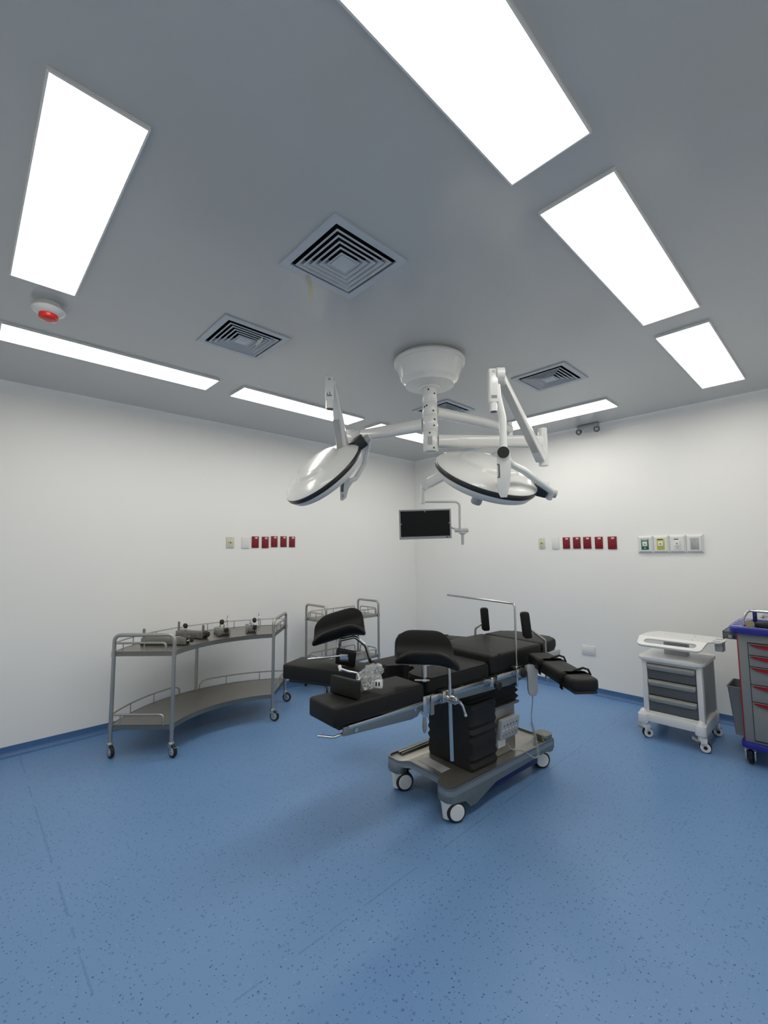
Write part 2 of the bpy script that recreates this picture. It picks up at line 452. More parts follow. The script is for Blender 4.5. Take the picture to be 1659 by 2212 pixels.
B_ = [('cream', 1.815, 1.511, .070, .118), ('white', 1.972, 1.510, .080, .128), ('red', 2.093, 1.508, .076, .120), ('red', 2.204, 1.508, .078, .120),
      ('red', 2.312, 1.506, .079, .120), ('red', 2.428, 1.504, .077, .120), ('red', 2.557, 1.501, .083, .124)]
ORD = ['first', 'second', 'third', 'fourth', 'last']
for lst, fn, rz, side, nb in ((L_, wl, R(90), 'left', 'above the curved steel trolley'), (B_, wb, 0, 'back', 'right of the wall monitor')):
    k = 0
    for kind, a, z, wd, ht in lst:
        p = fn(a, z)
        if kind == 'cream': plate_at('network_socket', p, rz, wd, ht, 'cream', 'small cream socket plate with a yellowish band on the %s wall' % side, 'socket', 'cream')
        elif kind == 'white': plate_at('blank_plate', p, rz, wd, ht, 'wplas', 'blank white plate left of the red plates on the %s wall' % side, 'wall plate', 'white')
        else:
            plate_at('red_wall_socket', p, rz, wd, ht, 'rplate', '%s dark red socket plate from the left on the %s wall' % (ORD[k], side), 'socket', 'red'); k += 1
p = wb(2.2735, 0.409)
t = thing('low_wall_socket', 'low white double socket plate on the back wall behind the armboard', 'socket', p)
g = G(); g.box(-.066, .066, -0.010, -0.0002, -.044, .044, 0.004); obj('cover', g, 'wplas', t)
g = G(); g.box(-.05, .05, -0.012, -0.0095, -.027, .027, 0.001); obj('insert', g, 'wplas', t)
# medical gas outlet strip: four framed modules
p = wb(3.0515, 1.48)
t = thing('gas_outlet_panel', 'white strip of four medical gas outlets on the back wall', 'gas outlet panel', p)
mw, mh = 0.129, 0.158
for i in range(4):
    cx = (i - 1.5) * mw
    g = G(); a, b = mw / 2 - 0.001, mh / 2; a2, b2 = a - 0.016, b - 0.016
    tb = bmesh.new()
    o4 = [tb.verts.new((cx + sx * a, -0.0005, sz * b)) for sx, sz in ((-1, -1), (1, -1), (1, 1), (-1, 1))]
    m4 = [tb.verts.new((cx + sx * a, -0.008, sz * b)) for sx, sz in ((-1, -1), (1, -1), (1, 1), (-1, 1))]
    i4 = [tb.verts.new((cx + sx * a2, -0.026, sz * b2)) for sx, sz in ((-1, -1), (1, -1), (1, 1), (-1, 1))]
    for k in range(4):
        k2 = (k + 1) % 4
        tb.faces.new((o4[k], o4[k2], m4[k2], m4[k])); tb.faces.new((m4[k], m4[k2], i4[k2], i4[k]))
    tb.faces.new(i4); tb.faces.new(o4[::-1]); g._merge(tb)
    fr = obj('outlet_frame', g, 'wplas', t, angle=20)
    wq, hq = 0.062, 0.100
    g = G(); g.box(cx - wq / 2, cx + wq / 2, -0.029, -0.0255, -hq / 2, hq / 2, 0.001)
    lab = obj('outlet_plate', g, ['green', 'yellow', 'wplas', 'lgrey'][i], fr)
    if i < 3:
        g = G(); g.box(cx - 0.020, cx + 0.020, -0.034, -0.0285, -0.018, 0.026, 0.002); obj('outlet_cover', g, 'wplas', fr)
        g = G(); g.cyl((cx, -0.033, 0.002), (cx, -0.036, 0.002), 0.005, 12); obj('outlet_port', g, 'ink', fr)
        g = G(); g.cyl((cx, -0.0285, -0.034), (cx, -0.031, -0.034), 0.006, 10); obj('release_button', g, 'lgrey' if i else 'wplas', fr)
        g = G(); g.box(cx - 0.025, cx + 0.025 - 0.006 * i, -0.0297, -0.0288, 0.038, 0.046); obj('label_print', g, 'ink' if i else 'wplas', fr)
    else:
        for s in (-1, 1):
            g = G(); g.box(cx + s * 0.022 - 0.004, cx + s * 0.022 + 0.004, -0.036, -0.0285, -0.045, 0.010, 0.001); obj('slide_rail', g, 'lgrey', fr)
        for zz in (-0.03, 0.03):
            g = G(); g.cyl((cx, -0.0285, zz), (cx, -0.031, zz), 0.004, 10); obj('screw', g, 'mgrey', fr)

# ------------------------------------------------------------------ ceiling column of the surgical lamps
CX, CY = 2.359, -2.538
t = thing('ceiling_column', 'white round ceiling canopy and column carrying the surgical lamp arms', 'ceiling mount', (CX, CY, H))
g = G(); g.lathe([(0, -0.0005), (0.212, -0.0005), (0.222, -0.012), (0.235, -0.022), (0.2375, -0.034), (0.232, -0.046), (0.221, -0.050), (0.219, -0.058), (0.190, -0.138), (0.186, -0.150), (0.178, -0.158), (0.168, -0.166), (0.16, -0.186), (0.06, -0.196), (0, -0.196)], 64)
obj('canopy', g, 'white', t)
g = G(); g.lathe([(0, -0.19), (0.068, -0.19), (0.07, -0.2), (0.064, -0.207), (0.05, -0.209), (0, -0.209)], 40); obj('collar', g, 'white', t)
zc = [-0.205, -0.306, -0.393, -0.492, -0.63]
for i in range(4):
    a, b = zc[i], zc[i + 1]; r = 0.049 if i else 0.047
    g = G()
    pf = [(0, a), (r - 0.002, a), (r, a - 0.003), (r, b + 0.005), (r - 0.003, b + 0.001), (0, b + 0.001)]
    if i == 3: pf = [(0, a), (r - 0.002, a), (r, a - 0.003), (r, b + 0.012), (r - 0.004, b + 0.003), (r - 0.014, b), (0, b)]
    g.lathe(pf, 40); sec = obj('column_section', g, 'white', t)
    for az, dz in ([(-60, -.02), (-10, -.045)], [(-75, -.025), (-25, -.06), (-95, -.03)], [(-15, -.03), (-20, -.07)], [(-55, -.02), (-25, -.118)])[i]:
        dr = V((math.cos(R(az)), math.sin(R(az)), 0)); q = dr * r + V((0, 0, a + dz))
        g = G(); g.cyl(q - dr * 0.001, q + dr * 0.0015, 0.006, 12); obj('screw', g, 'ink', sec)
dr = V((math.cos(R(-58)), math.sin(R(-58)), 0))
g = G(); g.box(-0.012, 0.018, -0.001, 0.0012, -0.59, -0.535, m=Matrix.Translation(dr * 0.0492) @ Matrix.Rotation(R(-58 + 90), 4, 'Z')); obj('rating_sticker', g, 'lgrey', t)

# ------------------------------------------------------------------ surgical lamps
def arm_tube(g, a, b, w0, h, off=(0, 0, 0)):
    """rounded-rectangular arm between two points"""
    a, b = V(a), V(b); ax = (b - a); L = ax.length
    mm = frame(a, ax, (0, 0, 1))
    g.prism(rrect(-h / 2, h / 2, -w0 / 2, w0 / 2, min(w0, h) * 0.42, 4), 0, L, 0.004, mm)

def lamp_head(t, off, C, n, rad, xh, hl):
    mm = frame(C, n, xh)
    g = G(off)
    k = rad / 0.31
    g.lathe([(0, 0.098 * k), (0.08 * k, 0.096 * k), (0.140 * k, 0.089 * k), (0.160 * k, 0.084 * k), (0.168 * k, 0.078 * k), (0.174 * k, 0.066 * k), (0.180 * k, 0.060 * k), (0.190 * k, 0.0575 * k), (0.215 * k, 0.054 * k), (0.27 * k, 0.039 * k), (0.300 * k, 0.022 * k), (0.309 * k, 0.010 * k), (0.309 * k, 0.006 * k), (0.20 * k, 0.0)], 72, mm)
    dome = obj('lamp_head', g, 'white', t, angle=30)
    g = G(off); g.lathe([(0.29 * k, 0.0085 * k), (0.3085 * k, 0.0085 * k), (0.3115 * k, 0.004 * k), (0.3115 * k, -0.018 * k), (0.3085 * k, -0.023 * k), (0.29 * k, -0.023 * k)], 72, mm)
    obj('rim_band', g, 'band', dome)
    g = G(off); g.lathe([(0.2, 0.0), (0.306 * k, -0.020 * k), (0.305 * k, -0.030 * k), (0.285 * k, -0.062 * k), (0.27 * k, -0.070 * k), (0.24 * k, -0.072 * k), (0, -0.074 * k)], 72, mm)
    obj('lower_shell', g, 'wplas', dome, angle=30)
    g = G(off); g.lathe([(0, -0.073 * k), (0.235 * k, -0.0735 * k), (0.23 * k, -0.077 * k), (0, -0.077 * k)], 48, mm); obj('light_cover', g, 'lgrey', dome)
    g = G(off); g.lathe([(0, -0.074), (0.036, -0.074), (0.036, -0.085), (0.031, -0.09), (0.034, -hl + 0.01), (0.030, -hl + 0.002), (0, -hl)], 24, mm); obj('sterile_handle', g, 'lgrey', dome)
    return mm, dome

# right hand lamp
off = V((CX, CY, 0))
t = thing('surgical_lamp', 'right round white surgical lamp with the black yoke knob, tilted to the left', 'surgical lamp', off, 0, 'surgical lamps on the ceiling column')
spn = V((2.84, -1.964, 2.16)); ca = V((CX, CY, 2.145)); dv = (spn - ca); dv.z = 0; dn = dv.normalized()
g = G(off); arm_tube(g, ca + dn * 0.0485, V((spn.x, spn.y, 2.145)), 0.060, 0.085); obj('main_arm', g, 'white', t)
g = G(off); g.cyl((spn.x, spn.y, 2.235), (spn.x, spn.y, 1.985), 0.030, 28); obj('spindle', g, 'white', t)
lo = V((2.832, -1.99, 2.035)); tp = V((3.006, -2.738, 2.343))
ax = (tp - lo); L = ax.length
mm = frame(lo, ax, (0, 0, 1))
def taper_arm(off, mm, L, w0, w1, h0, h1, name, t):
    g = G(off); tb = bmesh.new(); ra = rrect(-h0 / 2, h0 / 2, -w0 / 2, w0 / 2, 0.012, 3); rb = rrect(-h1 / 2, h1 / 2, -w1 / 2, w1 / 2, 0.010, 3)
    va = [tb.verts.new((x, y, 0)) for x, y in ra]; vb = [tb.verts.new((x, y, L)) for x, y in rb]; n = len(va)
    for k in range(n): tb.faces.new((va[k], va[(k + 1) % n], vb[(k + 1) % n], vb[k]))
    tb.faces.new(va[::-1]); tb.faces.new(vb); g._merge(tb, mm)
    return obj(name, g, 'white', t)
sp = taper_arm(off, mm, L, 0.060, 0.036, 0.066, 0.044, 'spring_arm', t)
g = G(off); g.box(-0.026, 0.026, -0.024, 0.024, -0.004, 0.001, m=mm); obj('end_plug', g, 'ink', sp)
g = G(off); g.box(-0.0315, -0.029, -0.020, 0.020, 0.03, L - 0.05, m=mm); obj('cover_strip', g, 'lgrey', sp)
side = V((0.69, 0.724, 0))
g = G(off); g.cyl(tp - side * 0.022, tp + side * 0.018, 0.034, 28); obj('elbow_joint', g, 'white', t)
vp = tp - side * 0.040 + V((0, 0, -0.004))
g = G(off); g.prism(rrect(-0.024, 0.024, -0.021, 0.021, 0.008), -0.150, 0.028, 0.004, Matrix.Translation(vp) @ Matrix.Rotation(R(46.3), 4, 'Z')); v_ = obj('drop_link', g, 'white', t)
g = G(off); g.cyl(vp + V((0, 0, -0.145)), vp + V((0, 0, -0.195)), 0.020, 24); obj('swivel_sleeve', g, 'white', v_)
g = G(off); g.cyl(vp + V((0, 0, -0.1935)), vp + V((0, 0, -0.197)), 0.0165, 24); obj('sleeve_mouth', g, 'ink', v_)
g = G(off); mf = Matrix.Translation(vp) @ Matrix.Rotation(R(46.3), 4, 'Z')
g.box(-0.014, 0.014, -0.0225, -0.0205, -0.13, -0.115, m=mf); obj('marking', g, 'mgrey', v_)
g = G(off); g.box(-0.006, 0.006, -0.0225, -0.0205, 0.005, 0.017, m=mf); obj('marking', g, 'lgrey', v_)
kn = V((2.991, -2.708, 1.938))
pts = [vp + V((0.0, 0.010, -0.05)) + side * 0.014, V((2.986, -2.738, 2.235)), V((2.996, -2.713, 2.120)), kn + V((0.0, 0.006, 0.02))]
g = G(off); g.tube(fillet(pts, 0.08, 8), 0.0190, 20); obj('yoke_tube', g, 'white', t)
toc = (CAM - kn).normalized()
g = G(off); g.cyl(kn - toc * 0.05, kn + toc * 0.022, 0.0315, 32); hub = obj('yoke_hub', g, 'white', t)
g = G(off); g.cyl(kn + toc * 0.0215, kn + toc * 0.027, 0.030, 32); obj('knob_cap', g, 'ink', hub)
C = V((2.716, -2.452, 1.89)); nn = V((0.521, -0.169, 0.837)).normalized()
# control panel, a blade hanging from the hub
mb = frame(kn + V((0.0, 0, -0.03)), toc, (0, 0, 1))
g = G(off)
g.prism([(0.035, -0.030), (0.02, -0.036), (-0.06, -0.036), (-0.105, -0.033), (-0.175, -0.020), (-0.205, -0.012), (-0.205, 0.02), (-0.175, 0.034), (-0.10, 0.036), (0.0, 0.034), (0.035, 0.028)], -0.03, 0.002, 0.004, mb); pn = obj('control_panel', g, 'white', t)
g = G(off); g.box(-0.10, -0.03, 0.020, 0.028, 0.0015, 0.0035, m=mb); g.box(-0.10, -0.095, 0.020, 0.034, 0.0015, 0.0045, m=mb); g.box(-0.034, -0.029, 0.020, 0.034, 0.0015, 0.0045, m=mb); obj('key_display', g, 'dgrey', pn)
pts = [kn + V((0.0, 0.02, -0.02)), V((2.984, -2.624, 1.888)), V((2.990, -2.500, 1.866)), V((3.013, -2.229, 1.775)), V((2.982, -2.205, 1.738))]
g = G(off); g.tube(fillet(pts, [0.1, 0.1, 0.025], 6), 0.020, 18); obj('yoke_tube', g, 'white', t)
mm2, dome = lamp_head(t, off, C, nn, 0.31, (1, 0, 0), 0.20)
e = V((2.939, -2.249, 1.784)) - C; e = (e - nn * e.dot(nn)).normalized()
mbx = frame(C + e * 0.302, nn, e)
g = G(off); g.prism([(-0.035, -0.010), (0.0, -0.045), (0.065, -0.034), (0.065, 0.034), (0.0, 0.045), (-0.035, 0.010)], -0.030, 0.052, 0.006, mbx); obj('rim_bracket', g, 'band', t)
g = G(off); g.cyl(C + e * 0.36 + nn * 0.004, C + e * 0.425 + nn * 0.004, 0.024, 24); obj('bracket_sleeve', g, 'lgrey', t)

# left hand lamp
off = V((CX, CY - 0.001, 0))
t = thing('surgical_lamp', 'left round white surgical lamp tipped steeply on the left arm', 'surgical lamp', off, 0, 'surgical lamps on the ceiling column')
spn = V((1.733, -2.696, 2.26)); ca = V((CX, CY, 2.26)); dv = spn - ca; dn = dv.normalized()
g = G(off); arm_tube(g, ca + dn * 0.0485, spn - dn * 0.10, 0.060, 0.085); obj('main_arm', g, 'white', t)
g = G(off); arm_tube(g, spn - dn * 0.098, spn + dn * 0.02, 0.064, 0.090); obj('arm_end', g, 'white', t)
g = G(off); g.cyl((spn.x, spn.y, 2.315), (spn.x, spn.y, 2.13), 0.030, 28); obj('spindle', g, 'white', t)
lo = V((1.790, -2.805, 2.120)); tp = V((2.030, -3.080, 2.480))
mm = frame(lo, tp - lo, (0, 0, 1)); L = (tp - lo).length
sp = taper_arm(off, mm, L, 0.086, 0.036, 0.070, 0.046, 'spring_arm', t)
g = G(off); g.box(-0.0375, -0.034, -0.008, 0.030, 0.03, L * 0.55, m=mm); obj('cover_strip', g, 'lgrey', sp)
side = V((0.69, 0.724, 0))
g = G(off); g.cyl(tp - side * 0.016, tp + side * 0.016, 0.026, 24); obj('elbow_joint', g, 'white', t)
vp = V((2.020, -3.098, 2.49))
mf = Matrix.Translation(vp) @ Matrix.Rotation(R(46.3), 4, 'Z')
g = G(off); g.prism(rrect(-0.026, 0.026, -0.024, 0.024, 0.007), -0.118, 0.030, 0.004, mf); v_ = obj('drop_link', g, 'white', t)
g = G(off); g.cyl(vp + V((0, 0, -0.115)), vp + V((0, 0, -0.172)), 0.0245, 28); obj('swivel_sleeve', g, 'white', v_)
g = G(off); g.cyl(vp + V((0, 0, -0.1705)), vp + V((0, 0, -0.1745)), 0.0215, 24); obj('sleeve_mouth', g, 'ink', v_)
for bx_ in ((-0.010, 0.010, 0.006, 0.011), (-0.003, 0.003, 0.013, 0.019), (-0.016, 0.016, -0.098, -0.089), (-0.016, -0.010, -0.087, -0.077), (0.0, 0.006, -0.087, -0.071)):
    g = G(off); g.box(bx_[0], bx_[1], -0.0255, -0.0235, bx_[2], bx_[3], m=mf); obj('marking', g, 'mgrey', v_)
C = V((1.708, -2.925, 1.989)); nn = V((-0.024, -0.732, 0.681)).normalized()
mm2, dome = lamp_head(t, off, C, nn, 0.31, (1, 0, 0), 0.115)
e = V((1.916, -2.773, 2.159)) - C; e = (e - nn * e.dot(nn)).normalized()
mbx = frame(C + e * 0.30, nn, e)
g = G(off); g.prism([(-0.045, -0.002), (-0.015, -0.016), (0.0, -0.042), (0.065, -0.034), (0.065, 0.034), (0.0, 0.042), (-0.015, 0.008)], -0.028, 0.050, 0.006, mbx); obj('rim_bracket', g, 'band', t)
s0 = C + e * 0.35 + nn * 0.004
g = G(off); g.cyl(s0, s0 + e * 0.05, 0.024, 24); obj('bracket_sleeve', g, 'lgrey', t)
g = G(off); g.tube(fillet([s0 + e * 0.02, s0 + e * 0.05, V((1.880, -2.665, 2.150)), V((1.828, -2.650, 2.052)), V((1.801, -2.706, 1.950)), V((1.782, -2.757, 1.925))], [0.02, 0.03, 0.05, 0.03], 6), 0.0175, 18); obj('yoke_tube', g, 'white', t)
g = G(off); g.tube(fillet([V((1.800, -2.735, 2.195)), V((1.835, -2.69, 2.205)), s0 + e * 0.045], 0.03, 5), 0.020, 16); obj('yoke_tube', g, 'white', t)
toc = (CAM - V((1.77, -2.78, 1.86))).normalized()
mb = frame(V((1.772, -2.770, 1.905)), toc, (0.05, 0.06, 1))
g = G(off); g.prism([(0.06, -0.015), (0.02, -0.05), (-0.03, -0.016), (-0.09, -0.012), (-0.115, 0.012), (-0.115, 0.030), (-0.03, 0.040), (0.05, 0.044), (0.06, 0.03)], -0.022, 0.006, 0.004, mb); pn = obj('control_panel', g, 'white', t)
g = G(off); g.box(-0.055, 0.025, 0.014, 0.032, 0.0055, 0.0075, m=mb); obj('key_display', g, 'dgrey', pn)
g = G(off); g.box(-0.095, -0.068, 0.008, 0.024, 0.0055, 0.0072, m=mb); obj('label_plate', g, 'lgrey', pn)

# monitor on the third arm
off = V((CX, CY + 0.001, 0))
t = thing('monitor', 'flat black screen monitor with pale grey frame on a jointed ceiling arm', 'monitor', off)
spn = V((2.469, -1.744, 2.345)); ca = V((CX, CY, 2.345)); dn = (spn - ca).normalized()
g = G(off); g.tube(fillet([ca + dn * 0.045, ca + dn * 0.5 + V((0.03, 0, 0)), spn], 0.4, 6), 0.037, 20); obj('main_arm', g, 'white', t)
g = G(off); g.cyl((spn.x, spn.y, 2.40), (spn.x, spn.y, 2.24), 0.026, 24); obj('spindle', g, 'white', t)
lo = V((2.45, -1.76, 2.255)); tp = V((1.800, -1.935, 1.985))
mm = frame(lo, tp - lo, (0, 0, 1)); L = (tp - lo).length
taper_arm(off, mm, L, 0.050, 0.050, 0.085, 0.080, 'spring_arm', t)
g = G(off); sd = V((0.72, -0.69, 0)); g.cyl(tp - sd * 0.030, tp + sd * 0.030, 0.046, 24); obj('elbow_joint', g, 'white', t)
vt = V((1.767, -1.952, 1.955))
g = G(off); g.cyl(vt + V((0.006, 0.004, 0.03)), vt + V((0, 0, -0.13)), 0.0205, 24); v_ = obj('drop_link', g, 'white', t)
g = G(off); g.cyl(vt + V((0, 0, -0.098)), vt + V((0, 0, -0.132)), 0.0195, 24); obj('swivel_sleeve', g, 'wplas', v_)
g = G(off); g.tube(fillet([vt + V((0, 0, -0.112)), V((1.965, -1.712, 1.842)), V((1.952, -1.697, 1.60))], 0.045, 8), 0.0105, 14); obj('hanger_tube', g, 'wplas', t)
cl, cr = V((1.918, -1.722, 1.606)), V((1.995, -1.640, 1.606)); dm = (cl + cr) / 2
g = G(off); g.cyl(cl, cr, 0.0185, 24); k_ = obj('tilt_joint', g, 'wplas', t)
g = G(off); g.lathe([(0, 0.012), (0.012, 0.012), (0.014, 0), (0.034, -0.004), (0.035, -0.010), (0.016, -0.018), (0.014, -0.024), (0.013, -0.10), (0.011, -0.105), (0, -0.105)], 24, Matrix.Translation(dm + V((0.005, 0.006, -0.018)))); obj('grip', g, 'wplas', k_)
# screen
TL, TR, BR_, BL = V((1.588, -2.049, 1.779)), V((1.893, -1.731, 1.791)), V((1.870, -1.722, 1.538)), V((1.575, -2.030, 1.530))
cen = (TL + TR + BR_ + BL) / 4; xx = ((TR - TL) + (BR_ - BL)).normalized(); yy = (TL - BL + TR - BR_); yy = (yy - xx * yy.dot(xx)).normalized(); zz = xx.cross(yy)
ms = Matrix.Translation(cen) @ Matrix(((xx.x, yy.x, zz.x), (xx.y, yy.y, zz.y), (xx.z, yy.z, zz.z))).to_4x4()
hw, hh = 0.219, 0.125
g = G(off); g.tube([cl + V((0.012, 0.012, 0.004)), ms @ V((hw + 0.004, -0.035, -0.030)), ms @ V((hw - 0.05, -0.035, -0.050))], 0.009, 12); obj('bracket', g, 'wplas', t)
g = G(off); g.plate([(-hw, -hh), (hw, -hh), (hw, hh), (-hw, hh)], [[(-hw + .012, -hh + .022), (hw - .012, -hh + .022), (hw - .012, hh - .012), (-hw + .012, hh - .012)]], -0.03, 0.004, ms); fr = obj('bezel', g, 'lgrey', t, angle=20)
g = G(off); g.box(-hw + .004, hw - .004, -hh + .004, hh - .004, -0.040, -0.004, m=ms); obj('back_shell', g, 'lgrey', fr)
g = G(off); g.box(-hw + .0118, hw - .0118, -hh + .0218, hh - .0118, -0.004, 0.0015, m=ms); obj('screen', g, 'screen', fr)
for px, py in ((0, hh - 0.018), (-hw + 0.017, 0.005), (hw - 0.017, 0.005)):
    g = G(off); g.box(px - .005, px + .005, py - .006, py + .006, 0.001, 0.003, m=ms); obj('marker_tab', g, 'mgrey', fr)
g = G(off); g.box(hw - 0.045, hw - 0.030, -hh + 0.007, -hh + 0.014, 0.0035, 0.005, m=ms); obj('power_button', g, 'ink', fr)

# ------------------------------------------------------------------ casters for the trolleys
def wheel_profile(g, c, ax, r, wdt, n=24, m=None):
    mm = frame(c, ax)
    g.lathe([(0, -wdt / 2), (r * .8, -wdt / 2), (r * .95, -wdt * .36), (r, -wdt * .15), (r, wdt * .15), (r * .95, wdt * .36), (r * .8, wdt / 2), (0, wdt / 2)], n, mm)

def caster(parent, x, y, ztop, r, ang, m_fork='chrome', m_tyre='rubber', brake=True, hubm='lgrey'):
    """trolley castor: fork, tyre, hub and brake; trails in direction ang"""
    d = V((math.cos(ang), math.sin(ang), 0)); s = V((-d.y, d.x, 0)); c = V((x, y, 0)) + d * r * 0.45 + V((0, 0, r))
    g = G(); P = V((x, y, 0))
    g.cyl(P + V((0, 0, ztop)), P + V((0, 0, 2 * r + 0.006)), 0.011, 14)
    g.lathe([(0, 0.016), (0.018, 0.016), (0.021, 0.010), (0.022, 0.0), (0.012, -0.004), (0, -0.004)], 20, Matrix.Translation(P + V((0, 0, 2 * r + 0.004))))
    for q in (-1, 1):
        tb = frame(c + s * q * 0.0145, s, (0, 0, 1))
        g.prism([(-0.010, -0.012), (-0.010, 0.010), (0.01, 0.014), (r * 1.05, r * 0.45 * -0 + 0.02), (r * 1.05, -0.022)], -0.0012, 0.0012, 0, tb) if False else None
        up_ = V((0, 0, 1)); top = P + V((0, 0, 2 * r + 0.002)) + s * q * 0.0145
        tb2 = bmesh.new()
        ring = [c + s * q * 0.0145 - d * 0.011 - up_ * 0.008, c + s * q * 0.0145 + d * 0.011 - up_ * 0.008, top + d * 0.018, top - d * 0.018]
        a = [tb2.verts.new(p - s * 0.0012) for p in ring]; b = [tb2.verts.new(p + s * 0.0012) for p in ring]
        tb2.faces.new(a[::-1]); tb2.faces.new(b)
        for k in range(4): tb2.faces.new((a[k], a[(k + 1) % 4], b[(k + 1) % 4], b[k]))
        g._merge(tb2)
    g.cyl(c - s * 0.018, c + s * 0.018, 0.005, 10)
    f = obj('caster', g, m_fork, parent)
    g = G(); wheel_profile(g, c, s, r, 0.024); obj('wheel', g, m_tyre, f)
    g = G(); mm = frame(c, s); g.lathe([(0, -0.0135), (r * .62, -0.0132), (r * .66, -0.0122), (r * .66, 0.0122), (r * .62, 0.0132), (0, 0.0135)], 20, mm); obj('wheel_hub', g, hubm, f)
    if brake:
        g = G(); q = c + d * r * 0.75 + V((0, 0, r * 0.72)); g.box(-0.018, 0.02, -0.012, 0.012, -0.003, 0.003, 0.001, Matrix.Translation(q) @ Matrix.Rotation(ang, 4, 'Z') @ Matrix.Rotation(R(-15), 4, 'Y')); obj('brake_pedal', g, m_fork, f)
    return f

# ------------------------------------------------------------------ curved instrument trolley
OX, OY = 0.45, -3.11
t = thing('curved_trolley', 'curved two-tier stainless steel instrument trolley along the left wall', 'trolley', (OX, OY, 0))
lp = lambda p: (p[0] - OX, p[1] - OY)
FL, FR_, RR, BRR, CC = [lp(p) for p in ((0.480, -3.870), (0.780, -3.555), (0.683, -2.700), (0.325, -2.362), (0.075, -3.12))]
outer = arc3(FL, CC, BRR, 28); inner = arc3(FR_, lp((0.592, -3.135)), RR, 24)
for nm, z in (('bottom_shelf', 0.216), ('top_shelf', 0.725)):
    ol = outer + inner[::-1]
    g = G(); g.prism(ol, z - 0.003, z + 0.001); sh = obj(nm, g, 'shelf', t, angle=30)
    g = G()
    for path, sgn in ((outer, 1), (inner, 1)):
        for a, b in zip(path, path[1:]):
            tb = bmesh.new(); q = [tb.verts.new(p) for p in ((*a, z - 0.030), (*b, z - 0.030), (*b, z + 0.004), (*a, z + 0.004))]
            tb.faces.new(q); bmesh.ops.solidify(tb, geom=tb.faces[:], thickness=0.002); g._merge(tb)
    for a, b in ((FL, FR_), (BRR, RR)):
        tb = bmesh.new(); q = [tb.verts.new(p) for p in ((*a, z - 0.030), (*b, z - 0.030), (*b, z + 0.004), (*a, z + 0.004))]
        tb.faces.new(q); bmesh.ops.solidify(tb, geom=tb.faces[:], thickness=0.002); g._merge(tb)
    obj('shelf_rim', g, 'steel', sh, angle=30)
    for p in (FL, FR_, RR, BRR, CC):
        g = G(); g.cyl((*p, z - 0.030), (*p, z + 0.006), 0.0165, 14); obj('corner_clamp', g, 'steel', sh)
for a, b in ((FL, FR_), (BRR, RR)):
    g = G(); g.tube(fillet([(*a, 0.10), (*a, 0.845), (*b, 0.845), (*b, 0.10)], 0.05, 6), 0.0135, 14); obj('end_frame', g, 'steel', t)
g = G(); g.cyl((*CC, 0.10), (*CC, 0.715), 0.0135, 14); obj('post', g, 'steel', t)
def lerp2(a, b, s): return (a[0] + (b[0] - a[0]) * s, a[1] + (b[1] - a[1]) * s)
def rail(path3, parent, r=0.0055, posts=(), zb=0.0, rp=0.004):
    g = G(); g.tube(path3, r, 10); o = obj('guard_rail', g, 'steel', parent)
    for p in posts:
        g = G(); g.cyl((p[0], p[1], zb), p, rp, 8); obj('rail_post', g, 'steel', o)
    return o
for z, hz in ((0.726, 0.062), (0.217, 0.072)):
    a, b = FL, FR_
    rail(fillet([(*lerp2(a, b, .04), z + hz), (*lerp2(a, b, .86), z + hz), (*lerp2(a, b, .86), z)], 0.035), t, 0.008, [(*lerp2(a, b, s), z + hz) for s in (.15, .50)], z)
    a, b = RR, BRR
    rail([(*lerp2(a, b, .04), z + hz), (*lerp2(a, b, .96), z + hz)], t, 0.007, [(*lerp2(a, b, s), z + hz) for s in (.25, .55, .82)], z)
z, hz = 0.726, 0.062
rail([(*p, z + hz) for p in outer], t, 0.0050, [(*outer[k], z + hz) for k in (4, 8, 12, 16, 20, 24)], z)
z, hz = 0.217, 0.072
rail(fillet([(*p, z + hz) for p in outer[:13]] + [(*outer[13], z)], 0.03) if False else [(*p, z + hz) for p in outer[:12]] + [(*lerp2(outer[11], outer[12], .7), z + hz - 0.012), (*outer[12], z + hz - 0.035), (*outer[12], z)], t, 0.0060, [(*outer[k], z + hz) for k in (4, 8)], z)
rail([(*outer[15], z), (*outer[15], z + hz - 0.035), (*lerp2(outer[15], outer[16], .5), z + hz - 0.008)] + [(*p, z + hz) for p in outer[16:]], t, 0.0060, [(*outer[k], z + hz) for k in (19, 24)], z)
for p, an in ((FL, -10), (FR_, -5), (RR, 10), (BRR, 20), (CC, 60)):
    caster(t, p[0], p[1], 0.19, 0.042, R(an + 20), brake=(p in (FR_, RR)))

